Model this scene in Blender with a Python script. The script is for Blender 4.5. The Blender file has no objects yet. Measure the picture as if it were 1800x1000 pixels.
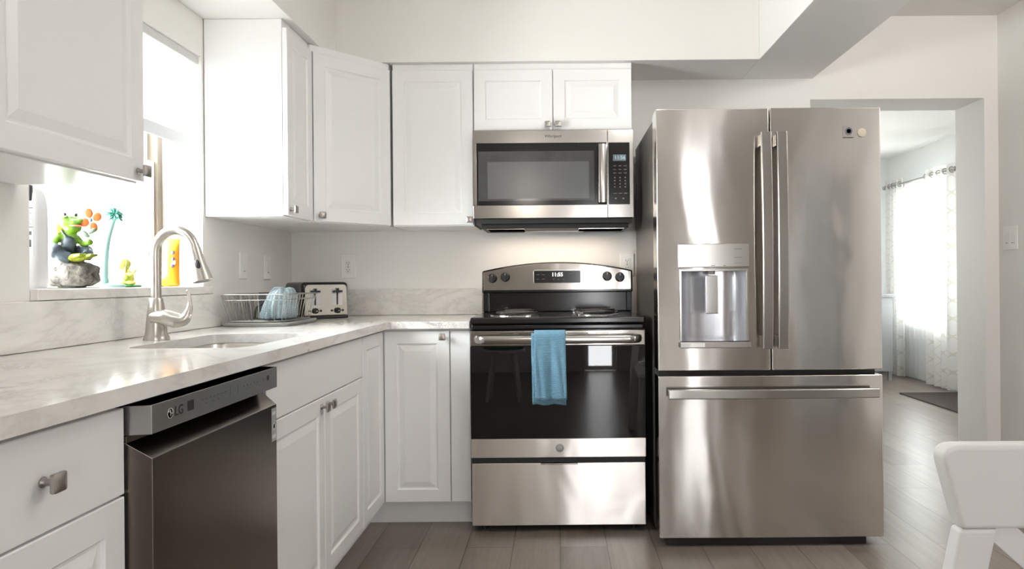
import bpy, bmesh, math, random
from mathutils import Vector, Matrix
from math import pi, sin, cos, radians
random.seed(7)
S = bpy.context.scene
COL = S.collection

# ------------------------------------------------------------------ camera, world, lights, exposure
YB = 3.743            # back wall
XW = -1.405           # left wall
XR = 2.332            # right wall
YR = -2.3             # wall behind the camera
CEIL = 2.467
cam_d = bpy.data.cameras.new('camera')
cam_d.sensor_width = 36.0
cam_d.lens = 1245.8 / 1800 * 36.0
cam_d.shift_x = -(980.7 - 900) / 1800
cam_d.shift_y = (492.5 - 500) / 1800
cam_d.clip_start = 0.02
cam = bpy.data.objects.new('camera', cam_d)
COL.objects.link(cam)
cam.location = (0, 0, 1.088)
cam.rotation_euler = (Matrix.Rotation(pi/2, 3, 'X') @ Matrix.Rotation(-0.0087, 3, 'Z')).to_euler()
S.camera = cam

world = bpy.data.worlds.new('world')
S.world = world
world.use_nodes = True
bg = world.node_tree.nodes['Background']
bg.inputs['Color'].default_value = (0.98, 0.99, 1.0, 1)
bg.inputs['Strength'].default_value = 36.0

def portal(name, loc, rot, sx, sy):
    l = bpy.data.lights.new(name, 'AREA')
    l.shape = 'RECTANGLE'; l.size = sx; l.size_y = sy
    l.cycles.is_portal = True
    o = bpy.data.objects.new(name, l); COL.objects.link(o)
    o.location = loc; o.rotation_euler = rot
portal('daylight_portal', (-1.60, 2.345, 1.53), (0, -pi/2, 0), 0.9, 0.92)
portal('daylight_portal', (0.50, YR-0.05, 1.05), (pi/2, 0, 0), 0.3, 2.0)
portal('daylight_portal', (1.48, YR-0.05, 1.2), (pi/2, 0, 0), 0.26, 1.7)
portal('daylight_portal', (3.93, 7.32, 1.33), (0, pi/2, 0), 1.45, 0.9)
portal('daylight_portal', (1.75, 8.3, 1.45), (-pi/2, 0, 0), 0.8, 1.1)  # daylight for the added, unseen far-room window

S.view_settings.view_transform = 'Standard'
S.view_settings.look = 'None'
S.view_settings.gamma = 1.0
S.view_settings.use_curve_mapping = False
S.view_settings.exposure = 0.5
S.cycles.use_denoising = True
S.cycles.max_bounces = 12
S.cycles.diffuse_bounces = 7
S.cycles.glossy_bounces = 6
S.cycles.transparent_max_bounces = 16
S.cycles.caustics_reflective = False
S.cycles.caustics_refractive = False
S.cycles.sample_clamp_indirect = 8.0

# ------------------------------------------------------------------ materials
MATS = {}
def newmat(name):
    m = bpy.data.materials.new(name); m.use_nodes = True
    nt = m.node_tree
    p = nt.nodes['Principled BSDF']
    MATS[name] = m
    return m, nt, p
def pm(name, col, rough=0.5, metal=0.0, **kw):
    m, nt, p = newmat(name)
    p.inputs['Base Color'].default_value = (*col, 1)
    p.inputs['Roughness'].default_value = rough
    p.inputs['Metallic'].default_value = metal
    for k, v in kw.items():
        p.inputs[k.replace('_', ' ')].default_value = v
    return m
def node(nt, t, **kw):
    n = nt.nodes.new(t)
    for k, v in kw.items():
        setattr(n, k, v)
    return n
def coords(nt, scale=(1, 1, 1), which='Object', rot=(0, 0, 0)):
    tc = node(nt, 'ShaderNodeTexCoord'); mp = node(nt, 'ShaderNodeMapping')
    mp.inputs['Scale'].default_value = scale
    mp.inputs['Rotation'].default_value = rot
    nt.links.new(tc.outputs[which], mp.inputs['Vector'])
    return mp.outputs['Vector']
def noise(nt, vec, scale, detail=4, dist=0.0, rough=0.5):
    n = node(nt, 'ShaderNodeTexNoise')
    n.inputs['Scale'].default_value = scale; n.inputs['Detail'].default_value = detail
    n.inputs['Distortion'].default_value = dist; n.inputs['Roughness'].default_value = rough
    nt.links.new(vec, n.inputs['Vector'])
    return n.outputs['Fac']
def ramp(nt, fac, stops):
    r = node(nt, 'ShaderNodeValToRGB')
    el = r.color_ramp.elements
    while len(el) < len(stops): el.new(0.5)
    for e, (p, c) in zip(el, stops):
        e.position = p; e.color = (*c, 1)
    nt.links.new(fac, r.inputs['Fac'])
    return r.outputs['Color']
def bump(nt, p, h, strength, distance):
    b = node(nt, 'ShaderNodeBump')
    b.inputs['Strength'].default_value = strength; b.inputs['Distance'].default_value = distance
    nt.links.new(h, b.inputs['Height']); nt.links.new(b.outputs['Normal'], p.inputs['Normal'])
def mixc(nt, fac, a, b, mode='MIX'):
    n = node(nt, 'ShaderNodeMix', data_type='RGBA', blend_type=mode)
    for sock, v in ((n.inputs[0], fac), (n.inputs[6], a), (n.inputs[7], b)):
        if isinstance(v, (int, float)): sock.default_value = v
        elif isinstance(v, tuple): sock.default_value = (*v, 1)
        else: nt.links.new(v, sock)
    return n.outputs[2]
def math_n(nt, op, a, b=None):
    n = node(nt, 'ShaderNodeMath', operation=op)
    for i, v in enumerate((a, b)):
        if v is None: continue
        if isinstance(v, (int, float)): n.inputs[i].default_value = v
        else: nt.links.new(v, n.inputs[i])
    return n.outputs[0]

def paint(name, col, rough=0.6, bump_d=0.0006):
    m, nt, p = newmat(name)
    v = coords(nt)
    nt.links.new(ramp(nt, noise(nt, v, 1.3, 3), [(0.3, tuple(c*0.975 for c in col)), (0.7, col)]), p.inputs['Base Color'])
    p.inputs['Roughness'].default_value = rough
    bump(nt, p, noise(nt, v, 180, 3), 0.3, bump_d)
    return m
WALL = paint('wall_paint', (0.84, 0.825, 0.80))
WALL_COOL = paint('far_room_paint', (0.80, 0.815, 0.81))
CEILM = paint('ceiling_paint', (0.80, 0.785, 0.755), 0.8)
CAB = pm('white_lacquer', (0.845, 0.845, 0.845), 0.32)
TRIM = pm('white_trim', (0.84, 0.83, 0.81), 0.4)
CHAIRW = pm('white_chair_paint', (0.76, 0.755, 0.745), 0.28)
NICKEL = pm('brushed_nickel', (0.56, 0.53, 0.49), 0.3, 1.0)
NICKEL_D = pm('satin_nickel_knob', (0.42, 0.39, 0.36), 0.33, 1.0)
CHROME = pm('chrome', (0.75, 0.75, 0.75), 0.08, 1.0)
BLACK = pm('black_enamel', (0.008, 0.008, 0.008), 0.14)
BLACKM = pm('matt_black', (0.012, 0.012, 0.012), 0.5)
KNOBB = pm('black_knob', (0.01, 0.01, 0.01), 0.32)
GASKET = pm('dark_gasket', (0.02, 0.02, 0.02), 0.6)
GLASSB = pm('black_oven_glass', (0.004, 0.004, 0.004), 0.02)
GLASSB.node_tree.nodes['Principled BSDF'].inputs['IOR'].default_value = 1.6
WHITEP = pm('white_plastic', (0.88, 0.87, 0.85), 0.35)
GREYP = pm('grey_plastic', (0.33, 0.33, 0.32), 0.45)
DGREYP = pm('dark_grey_plastic', (0.10, 0.105, 0.11), 0.45)
INK = pm('dark_print', (0.02, 0.02, 0.02), 0.5)
INK_W = pm('pale_print', (0.62, 0.62, 0.62), 0.5)
INK_G = pm('grey_print', (0.10, 0.10, 0.10), 0.5)
WIRE = pm('grey_coated_wire', (0.33, 0.32, 0.30), 0.4, 0.6)
FRIDGE_SIDE = pm('graphite_side', (0.075, 0.068, 0.06), 0.35, 0.3)
BRONZE = pm('bronze_frame', (0.23, 0.19, 0.15), 0.4, 0.5)
ALU = pm('pale_aluminium', (0.80, 0.80, 0.77), 0.4)
def emis(name, col, s):
    m, nt, p = newmat(name)
    p.inputs['Base Color'].default_value = (0.02, 0.02, 0.02, 1)
    p.inputs['Emission Color'].default_value = (*col, 1); p.inputs['Emission Strength'].default_value = s
    return m
LED_W = emis('clock_digits', (0.95, 0.98, 1.0), 1.6)
LED_B = emis('pale_blue_digits', (0.55, 0.8, 0.9), 0.8)
LAMP = emis('lit_opal_glass', (1.0, 0.93, 0.84), 3.0)

def steel(name, col, rough, wave=0.0012, wscale=2.6, aniso=0.75, zsq=0.45):
    m, nt, p = newmat(name)
    p.inputs['Metallic'].default_value = 1.0
    p.inputs['Roughness'].default_value = rough
    p.inputs['Anisotropic'].default_value = aniso
    t = node(nt, 'ShaderNodeCombineXYZ'); t.inputs[2].default_value = 1.0
    nt.links.new(t.outputs[0], p.inputs['Tangent'])
    v = coords(nt, (0.35, 0.35, 900))
    nt.links.new(ramp(nt, noise(nt, v, 3.0, 2), [(0.25, tuple(c*0.93 for c in col)), (0.75, col)]), p.inputs['Base Color'])
    if wave:
        v2 = coords(nt, (1, 1, zsq))
        bump(nt, p, noise(nt, v2, wscale, 1.5, 0.3), 1.0, wave)
    return m
STEEL = steel('brushed_steel_fridge', (0.75, 0.72, 0.69), 0.125, 0.0042, 4.2, 0.93, 0.5)
STEEL_R = steel('brushed_steel_range', (0.45, 0.42, 0.39), 0.16, 0.004, 4.0, aniso=0.6, zsq=0.8)
STEEL_D = steel('brushed_steel_drawer', (0.88, 0.84, 0.80), 0.3, 0.005, 4.0, aniso=0.92, zsq=0.8)  # lighter copy of the range steel; brightness its dark reflections lack, put into the colour
STEEL_P = steel('brushed_steel_plain', (0.50, 0.48, 0.455), 0.2, 0, aniso=0.5)
STEEL_DK = steel('black_stainless', (0.24, 0.212, 0.185), 0.22, 0.003, 2.0)
STEEL_DP = steel('dark_steel_panel', (0.42, 0.415, 0.41), 0.38, 0)
STEEL_SINK = pm('sink_steel', (0.62, 0.60, 0.56), 0.3, 1.0)

def marble():
    m, nt, p = newmat('white_marble')
    v = coords(nt)
    vm = coords(nt, (1.0, 0.55, 1.3), rot=(0.4, 0.3, 0.6))
    n1 = noise(nt, vm, 2.4, 9, 1.6, 0.62)
    d1 = math_n(nt, 'ABSOLUTE', math_n(nt, 'SUBTRACT', n1, 0.5))
    c1 = ramp(nt, d1, [(0.0, (0.70, 0.68, 0.665)), (0.03, (0.78, 0.765, 0.745)), (0.10, (0.835, 0.815, 0.79))])
    n2 = noise(nt, vm, 5.0, 10, 2.4, 0.7)
    d2 = math_n(nt, 'ABSOLUTE', math_n(nt, 'SUBTRACT', n2, 0.47))
    c2 = ramp(nt, d2, [(0.0, (0.30, 0.31, 0.34)), (0.012, (0.62, 0.62, 0.62)), (0.045, (1, 1, 1))])
    msk = ramp(nt, noise(nt, v, 1.7, 3), [(0.48, (0, 0, 0)), (0.62, (1, 1, 1))])
    c2m = mixc(nt, msk, (1.0, 1.0, 1.0), c2)
    cloud = ramp(nt, noise(nt, v, 3.0, 5), [(0.3, (0.95, 0.93, 0.91)), (0.65, (1, 1, 1))])
    c = mixc(nt, 1.0, c1, c2m, 'MULTIPLY')
    c = mixc(nt, 1.0, c, cloud, 'MULTIPLY')
    nt.links.new(c, p.inputs['Base Color'])
    p.inputs['Roughness'].default_value = 0.13
    return m
MARBLE = marble()

def floor_mat():
    m, nt, p = newmat('grey_oak_planks')
    v = coords(nt, (1, 1, 1), rot=(0, 0, pi/2))
    br = node(nt, 'ShaderNodeTexBrick')
    br.offset = 0.37; br.offset_frequency = 2
    for k, val in (('Scale', 1.0), ('Mortar Size', 0.0022), ('Mortar Smooth', 0.1), ('Bias', 0.0), ('Brick Width', 1.22), ('Row Height', 0.192)):
        br.inputs[k].default_value = val
    br.inputs['Color1'].default_value = (0.165, 0.132, 0.11, 1)
    br.inputs['Color2'].default_value = (0.235, 0.195, 0.167, 1)
    br.inputs['Mortar'].default_value = (0.095, 0.076, 0.063, 1)
    nt.links.new(v, br.inputs['Vector'])
    vg = coords(nt, (16, 0.9, 1))
    g = ramp(nt, noise(nt, vg, 2.2, 8, 1.2, 0.62), [(0.25, (0.74, 0.72, 0.70)), (0.55, (1.0, 1.0, 1.0)), (0.8, (1.14, 1.13, 1.12))])
    nt.links.new(mixc(nt, 1.0, br.outputs['Color'], g, 'MULTIPLY'), p.inputs['Base Color'])
    p.inputs['Roughness'].default_value = 0.3
    b = node(nt, 'ShaderNodeBump'); b.inputs['Strength'].default_value = 0.35; b.inputs['Distance'].default_value = 0.0015
    b.invert = True
    nt.links.new(br.outputs['Fac'], b.inputs['Height']); nt.links.new(b.outputs['Normal'], p.inputs['Normal'])
    return m
FLOORM = floor_mat()

def thin_glass(name, tint=(1, 1, 1), refl=0.06, rough=0.0):
    m, nt, p = newmat(name)
    nt.nodes.remove(p)
    out = nt.nodes['Material Output']
    tr = node(nt, 'ShaderNodeBsdfTransparent'); tr.inputs[0].default_value = (*tint, 1)
    gl = node(nt, 'ShaderNodeBsdfGlossy'); gl.inputs['Roughness'].default_value = rough
    lw = node(nt, 'ShaderNodeLayerWeight'); lw.inputs['Blend'].default_value = 0.25
    mx = node(nt, 'ShaderNodeMixShader')
    f = math_n(nt, 'MULTIPLY', lw.outputs['Fresnel'], 0.8)
    nt.links.new(f, mx.inputs[0]); nt.links.new(tr.outputs[0], mx.inputs[1]); nt.links.new(gl.outputs[0], mx.inputs[2])
    nt.links.new(mx.outputs[0], out.inputs['Surface'])
    return m
PANE = thin_glass('window_glass', (0.96, 0.98, 0.97))
PANE_T = thin_glass('daylight_dimming_glass', (0.58, 0.58, 0.58))  # tint added to dim the daylight through the rear panes
CLEAR = thin_glass('clear_glassware', (0.80, 0.84, 0.85))

def cloth_tl(name, col, transl=0.5, transp=0.0, pattern=None):
    m, nt, p = newmat(name)
    nt.nodes.remove(p)
    out = nt.nodes['Material Output']
    d = node(nt, 'ShaderNodeBsdfDiffuse'); t = node(nt, 'ShaderNodeBsdfTranslucent')
    d.inputs[0].default_value = (*col, 1); t.inputs[0].default_value = (*col, 1)
    if pattern: pattern(nt, d, t)
    mx = node(nt, 'ShaderNodeMixShader'); mx.inputs[0].default_value = transl
    nt.links.new(d.outputs[0], mx.inputs[1]); nt.links.new(t.outputs[0], mx.inputs[2])
    last = mx.outputs[0]
    if transp:
        tr = node(nt, 'ShaderNodeBsdfTransparent'); m2 = node(nt, 'ShaderNodeMixShader'); m2.inputs[0].default_value = transp
        nt.links.new(last, m2.inputs[1]); nt.links.new(tr.outputs[0], m2.inputs[2]); last = m2.outputs[0]
    nt.links.new(last, out.inputs['Surface'])
    return m
BLINDM = cloth_tl('white_blind_fabric', (0.88, 0.88, 0.88), 0.6)
SHEER = cloth_tl('white_sheer', (0.84, 0.84, 0.84), 0.5, 0.10)
def trellis(nt, d, t):
    tc = node(nt, 'ShaderNodeTexCoord'); sp = node(nt, 'ShaderNodeSeparateXYZ')
    nt.links.new(tc.outputs['Object'], sp.inputs[0])
    f = math_n(nt, 'ADD', math_n(nt, 'COSINE', math_n(nt, 'MULTIPLY', sp.outputs[1], 2*pi/0.15)), math_n(nt, 'COSINE', math_n(nt, 'MULTIPLY', sp.outputs[2], 2*pi/0.17)))
    c = ramp(nt, math_n(nt, 'ABSOLUTE', f), [(0.08, (0.74, 0.71, 0.65)), (0.18, (0.87, 0.86, 0.85))])
    nt.links.new(c, d.inputs[0]); nt.links.new(c, t.inputs[0])
CURTAIN = cloth_tl('trellis_curtain', (0.82, 0.80, 0.76), 0.45, 0.0, trellis)

def towel_mat(name, c0, c1):
    m, nt, p = newmat(name)
    v = coords(nt)
    w = node(nt, 'ShaderNodeTexWave', wave_type='BANDS', bands_direction='Z'); w.inputs['Scale'].default_value = 75; w.inputs['Distortion'].default_value = 1.5
    nt.links.new(v, w.inputs['Vector'])
    n = noise(nt, v, 150, 5, 0.0, 0.75)
    f = math_n(nt, 'MULTIPLY', math_n(nt, 'ADD', w.outputs['Fac'], n), 0.5)
    nt.links.new(ramp(nt, f, [(0.2, c0), (0.75, c1)]), p.inputs['Base Color'])
    p.inputs['Roughness'].default_value = 0.95
    bump(nt, p, f, 1.0, 0.004)
    return m
TOWEL = towel_mat('blue_terry', (0.085, 0.24, 0.37), (0.27, 0.48, 0.63))
TOWEL_LINE = pm('pale_stitch', (0.55, 0.60, 0.58), 0.9)
RAG = towel_mat('pale_blue_cloth', (0.26, 0.36, 0.42), (0.52, 0.63, 0.68))
MATB = towel_mat('brown_mat', (0.035, 0.024, 0.02), (0.075, 0.05, 0.042))

def mottled(name, c0, c1, scale, rough=0.6, bd=0.0):
    m, nt, p = newmat(name)
    v = coords(nt)
    n = noise(nt, v, scale, 6, 0.6, 0.6)
    nt.links.new(ramp(nt, n, [(0.32, c0), (0.68, c1)]), p.inputs['Base Color'])
    p.inputs['Roughness'].default_value = rough
    if bd: bump(nt, p, n, 1.0, bd)
    return m
ROCK = mottled('figurine_rock', (0.03, 0.025, 0.02), (0.30, 0.275, 0.24), 40, 0.85, 0.012)
FROG = mottled('frog_green', (0.012, 0.10, 0.004), (0.19, 0.34, 0.012), 24, 0.35)
FROGY = mottled('frog_yellow_green', (0.10, 0.17, 0.005), (0.40, 0.40, 0.02), 30, 0.35)
DENIM = mottled('painted_denim', (0.008, 0.017, 0.025), (0.045, 0.065, 0.08), 30, 0.5)
PETAL = mottled('orange_petal', (0.22, 0.04, 0.01), (0.36, 0.09, 0.025), 30, 0.5)
PETAL.node_tree.nodes['Principled BSDF'].inputs['Specular IOR Level'].default_value = 0.08
PETAL.node_tree.nodes['Principled BSDF'].inputs['Roughness'].default_value = 0.9
LEAFD = pm('dark_leaf', (0.02, 0.045, 0.012), 0.5)
BLUEG = pm('blue_grey_button', (0.10, 0.15, 0.20), 0.5)
EYEW = pm('eye_white', (0.85, 0.85, 0.80), 0.3)
MOUTH = pm('frog_mouth', (0.62, 0.20, 0.13), 0.5)
TEAL_S = pm('pale_teal_handle', (0.32, 0.51, 0.49), 0.45)
TEAL_B = mottled('teal_bristle', (0.01, 0.16, 0.12), (0.10, 0.36, 0.28), 30, 0.5)
LILY = pm('lily_pad_green', (0.02, 0.14, 0.025), 0.4)
YELF = mottled('pale_yellow_glaze', (0.30, 0.29, 0.03), (0.52, 0.48, 0.10), 50, 0.35)
ORANGE = mottled('yellow_orange_wrapper', (0.62, 0.20, 0.0), (0.72, 0.33, 0.01), 14, 0.35)
PURPLE = pm('purple_print', (0.03, 0.012, 0.045), 0.5)
SALMON = pm('salmon_print', (0.85, 0.42, 0.25), 0.5)
PALEBLUE = pm('pale_blue_bottle', (0.62, 0.74, 0.82), 0.25)
GREYWOOD = pm('grey_painted_wood', (0.36, 0.37, 0.38), 0.5)
GREENC = pm('green_cushion', (0.05, 0.13, 0.08), 0.7)
SCREEN = mottled('microwave_screen', (0.05, 0.05, 0.05), (0.075, 0.075, 0.075), 4, 0.12)
COPPER = pm('cream_sticker', (0.50, 0.43, 0.35), 0.5)
HEDGE = mottled('garden_green', (0.12, 0.30, 0.06), (0.30, 0.50, 0.16), 5, 0.9)

# ------------------------------------------------------------------ mesh helpers
def BM(): return bmesh.new()
def box(bm, x0, x1, y0, y1, z0, z1, M=None):
    vs = [bm.verts.new(Vector(c) if M is None else M @ Vector(c)) for c in
          ((x0, y0, z0), (x1, y0, z0), (x1, y1, z0), (x0, y1, z0), (x0, y0, z1), (x1, y0, z1), (x1, y1, z1), (x0, y1, z1))]
    for f in ((0, 3, 2, 1), (4, 5, 6, 7), (0, 1, 5, 4), (1, 2, 6, 5), (2, 3, 7, 6), (3, 0, 4, 7)):
        bm.faces.new([vs[i] for i in f])
    return vs
def frame(bm, x0, x1, z0, z1, y0, y1, w, M=None):
    """rectangular picture-frame in the xz plane"""
    def ring(y, i): return [bm.verts.new((M or Matrix()) @ Vector(c)) for c in ((x0+i, y, z0+i), (x1-i, y, z0+i), (x1-i, y, z1-i), (x0+i, y, z1-i))]
    a, b, c, d = ring(y0, 0), ring(y0, w), ring(y1, w), ring(y1, 0)
    for p, q in ((a, b), (b, c), (c, d), (d, a)):
        for i in range(4):
            j = (i+1) % 4
            bm.faces.new((p[i], p[j], q[j], q[i]))
def prism(bm, pts, z0, z1, M=None):
    M = M or Matrix()
    a = [bm.verts.new(M @ Vector((x, y, z0))) for x, y in pts]
    b = [bm.verts.new(M @ Vector((x, y, z1))) for x, y in pts]
    bm.faces.new(a[::-1]); bm.faces.new(b)
    n = len(pts)
    for i in range(n):
        j = (i+1) % n
        bm.faces.new((a[i], a[j], b[j], b[i]))
def lathe(bm, prof, n=24, M=None):
    M = M or Matrix()
    rings = []
    for r, z in prof:
        if r < 1e-6: rings.append([bm.verts.new(M @ Vector((0, 0, z)))])
        else: rings.append([bm.verts.new(M @ Vector((r*cos(2*pi*i/n), r*sin(2*pi*i/n), z))) for i in range(n)])
    for a, b in zip(rings, rings[1:]):
        for i in range(n):
            j = (i+1) % n
            if len(a) == 1 and len(b) > 1: bm.faces.new((a[0], b[j], b[i]))
            elif len(b) == 1 and len(a) > 1: bm.faces.new((a[i], a[j], b[0]))
            elif len(a) > 1: bm.faces.new((a[i], a[j], b[j], b[i]))
    for r, flip in ((rings[0], True), (rings[-1], False)):
        if len(r) > 1: bm.faces.new(r[::-1] if flip else r)
def tube(bm, pts, rad, n=10, cap=True, flat=(1, 1), closed=False):
    pts = [Vector(p) for p in pts]
    m = len(pts)
    if not hasattr(rad, '__len__'): rad = [rad]*m
    rings = []; up = None
    for i, p in enumerate(pts):
        if closed: t = (pts[(i+1) % m] - pts[i-1]).normalized()
        else: t = (pts[min(i+1, m-1)] - pts[max(i-1, 0)]).normalized()
        if up is None:
            up = Vector((0, 0, 1)) if abs(t.z) < 0.9 else Vector((0, 1, 0))
        s = t.cross(up).normalized(); up = s.cross(t).normalized()
        rings.append([bm.verts.new(p + s*(cos(2*pi*k/n)*rad[i]*flat[0]) + up*(sin(2*pi*k/n)*rad[i]*flat[1])) for k in range(n)])
    prs = list(zip(rings, rings[1:])) + ([(rings[-1], rings[0])] if closed else [])
    for a, b in prs:
        for k in range(n):
            j = (k+1) % n
            bm.faces.new((a[k], a[j], b[j], b[k]))
    if cap and not closed:
        bm.faces.new(rings[0][::-1]); bm.faces.new(rings[-1])
def ell(bm, c, r, M=None, n=14):
    mm = Matrix.Translation(Vector(c)) @ (M or Matrix()) @ Matrix.Diagonal((r[0], r[1], r[2], 1))
    bmesh.ops.create_uvsphere(bm, u_segments=n, v_segments=max(6, n*2//3), radius=1.0, matrix=mm)
def arc(p0, p1, ctrl, n=12):
    p0, p1, c = Vector(p0), Vector(p1), Vector(ctrl)
    return [(1-t)**2*p0 + 2*(1-t)*t*c + t*t*p1 for t in [i/n for i in range(n+1)]]
def spline(pts, n=8):
    P = [Vector(p) for p in pts]; out = []
    for i in range(len(P)-1):
        a, b, c, d = P[max(i-1, 0)], P[i], P[i+1], P[min(i+2, len(P)-1)]
        for k in range(n):
            t = k/n
            out.append(0.5*((2*b) + (c-a)*t + (2*a-5*b+4*c-d)*t*t + (3*b-a-3*c+d)*t**3))
    out.append(P[-1]); return out

def mk(name, bm, mat, parent=None, bevel=0.0, smooth=True, seg=2, sub=0, remesh=0.0, solid=0.0, angle=35):
    bmesh.ops.recalc_face_normals(bm, faces=bm.faces[:])
    me = bpy.data.meshes.new(name); bm.to_mesh(me); bm.free()
    for p in me.polygons: p.use_smooth = smooth
    me.materials.append(mat)
    o = bpy.data.objects.new(name, me); COL.objects.link(o)
    if parent is not None: o.parent = parent
    if remesh:
        r = o.modifiers.new('remesh', 'REMESH'); r.mode = 'VOXEL'; r.voxel_size = remesh; r.use_smooth_shade = True
        s = o.modifiers.new('smooth', 'SMOOTH'); s.iterations = 4; s.factor = 0.5
    if solid:
        s = o.modifiers.new('solid', 'SOLIDIFY'); s.thickness = solid; s.offset = 0
    if bevel:
        b = o.modifiers.new('bevel', 'BEVEL'); b.width = bevel; b.segments = seg; b.limit_method = 'ANGLE'; b.angle_limit = radians(angle); b.harden_normals = True
    elif smooth and not remesh and not sub:
        try: me.set_sharp_from_angle(angle=radians(angle))
        except Exception: pass
    if sub:
        s = o.modifiers.new('sub', 'SUBSURF'); s.levels = sub; s.render_levels = sub
    return o
def tag(o, label, cat=None, group=None, kind=None):
    o['label'] = label
    if cat: o['category'] = cat
    if group: o['group'] = group
    if kind: o['kind'] = kind
    return o
def thing(name, label, cat, loc=(0, 0, 0), rz=0.0, group=None):
    o = bpy.data.objects.new(name, None); COL.objects.link(o)
    o.empty_display_size = 0.05
    o.location = loc; o.rotation_euler = (0, 0, rz)
    return tag(o, label, cat, group)
def struct(name, bm, mat, bevel=0.0, label=None):
    o = mk(name, bm, mat, None, bevel, smooth=bool(bevel))
    o['kind'] = 'structure'
    if label: o['label'] = label
    return o
def struct_empty(name):
    o = bpy.data.objects.new(name, None); COL.objects.link(o); o['kind'] = 'structure'
    return o
def copy_tree(o, parent=None):
    c = o.copy(); COL.objects.link(c); c.parent = parent
    for ch in list(o.children):
        copy_tree(ch, c)
    return c
def text_bm(body, size, M, depth=0.0003, bold=0.0, sx=1.0):
    cu = bpy.data.curves.new('t', 'FONT'); cu.body = body; cu.size = size; cu.extrude = depth; cu.offset = bold
    cu.align_x = 'CENTER'; cu.align_y = 'CENTER'; cu.resolution_u = 3
    o = bpy.data.objects.new('t', cu); COL.objects.link(o)
    dg = bpy.context.evaluated_depsgraph_get(); dg.update()
    me = bpy.data.meshes.new_from_object(o.evaluated_get(dg))
    bm = bmesh.new(); bm.from_mesh(me)
    bmesh.ops.transform(bm, matrix=M @ Matrix.Diagonal((sx, 1, 1, 1)), verts=bm.verts[:])
    bpy.data.objects.remove(o); bpy.data.curves.remove(cu); bpy.data.meshes.remove(me)
    return bm
RX90 = Matrix.Rotation(pi/2, 4, 'X')     # xy text -> xz plane facing -y
def at(x, y, z): return Matrix.Translation((x, y, z))

# ------------------------------------------------------------------ room shell
bm = BM(); box(bm, XW-0.3, 4.1, YR-0.25, 8.4, -0.06, 0.0); struct('floor', bm, FLOORM)
OX0, OX1, OZ = 1.34, 2.259, 2.031
TB = 0.271
bm = BM()
box(bm, XW-0.3, OX0, YB, YB+TB, 0, 2.6)
box(bm, OX1, 4.1, YB, YB+TB, 0, 2.6)
box(bm, OX0, OX1, YB, YB+TB, OZ, 2.6)
bmesh.ops.remove_doubles(bm, verts=bm.verts[:], dist=1e-5)
struct('wall_back', bm, WALL)
WY0, WY1, WZ0, WZ1 = 1.885, 2.806, 1.045, 1.985
bm = BM()
box(bm, XW-0.26, XW, YR-0.25, WY0, 0, 2.6)
box(bm, XW-0.26, XW, WY1, YB, 0, 2.6)
box(bm, XW-0.26, XW, WY0, WY1, 0, WZ0)
box(bm, XW-0.26, XW, WY0, WY1, WZ1, 2.6)
struct('wall_left', bm, WALL)
bm = BM(); box(bm, XR, XR+0.12, YR-0.25, YB, 0, 2.6)
struct('wall_right', bm, WALL)
# wall behind the camera: glazed door and a narrow window
bm = BM()
DX0, DX1, DZ = 0.31, 0.69, 2.06
SX0, SX1, SZ0, SZ1 = 1.34, 1.62, 0.35, 2.06
box(bm, XW-0.26, DX0, YR-0.2, YR, 0, 2.6); box(bm, DX1, SX0, YR-0.2, YR, 0, 2.6); box(bm, SX1, XR+0.12, YR-0.2, YR, 0, 2.6)
box(bm, DX0, DX1, YR-0.2, YR, DZ, 2.6); box(bm, SX0, SX1, YR-0.2, YR, SZ1, 2.6); box(bm, SX0, SX1, YR-0.2, YR, 0, SZ0)
struct('wall_rear', bm, paint('rear_taupe_paint', (0.72, 0.69, 0.66)))
bm = BM(); box(bm, XW-0.26, XR+0.12, YR-0.2, YB, CEIL, CEIL+0.08); struct('ceiling', bm, CEILM)
ZS = 2.14
bm = BM(); box(bm, XW, 0.977, YB-0.342, YB, ZS, CEIL); struct('trim_1', bm, WALL, 0.003, 'dropped soffit over the back cabinets')
bm = BM(); box(bm, XW, -1.055, YR, YB-0.342, ZS, CEIL); struct('trim_2', bm, WALL, 0.003, 'dropped soffit along the window wall')
bm = BM(); box(bm, 0.977, 1.354, YR, YB, ZS, CEIL); struct('trim_3', bm, WALL, 0.003, 'boxed ceiling beam running toward the camera')
# far room
FX, FY = 3.85, 8.2
FW0, FW1, FZ0, FZ1 = 6.88, 7.76, 0.62, 2.05
bm = BM()
box(bm, FX, FX+0.15, YB+TB, FW0, 0, 2.6); box(bm, FX, FX+0.15, FW1, FY, 0, 2.6)
box(bm, FX, FX+0.15, FW0, FW1, 0, FZ0); box(bm, FX, FX+0.15, FW0, FW1, FZ1, 2.6)
struct('wall_far_right', bm, WALL_COOL)
bm = BM()
GX0, GX1, GZ0, GZ1 = 1.35, 2.15, 0.9, 2.0
box(bm, 0.8, GX0, FY, FY+0.15, 0, 2.6); box(bm, GX1, FX+0.15, FY, FY+0.15, 0, 2.6)
box(bm, GX0, GX1, FY, FY+0.15, 0, GZ0); box(bm, GX0, GX1, FY, FY+0.15, GZ1, 2.6)
struct('wall_far_back', bm, WALL_COOL)
bm = BM(); box(bm, 0.65, 0.8, YB+TB, FY+0.15, 0, 2.6); struct('wall_far_left', bm, WALL_COOL)
bm = BM(); box(bm, 0.65, FX+0.15, YB+TB, FY+0.15, 2.46, 2.54); struct('ceiling', bm, CEILM)
bm = BM(); box(bm, FX-0.014, FX, YB+TB, FY-0.014, 0, 0.10); struct('baseboard_far_right', bm, TRIM, 0.003)
bm = BM(); box(bm, 0.8, FX, FY-0.014, FY, 0, 0.10); struct('baseboard_far_back', bm, TRIM, 0.003)
bm = BM(); box(bm, XR-0.014, XR, YR, YB, 0, 0.09); struct('baseboard_right', bm, TRIM, 0.003)

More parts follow.
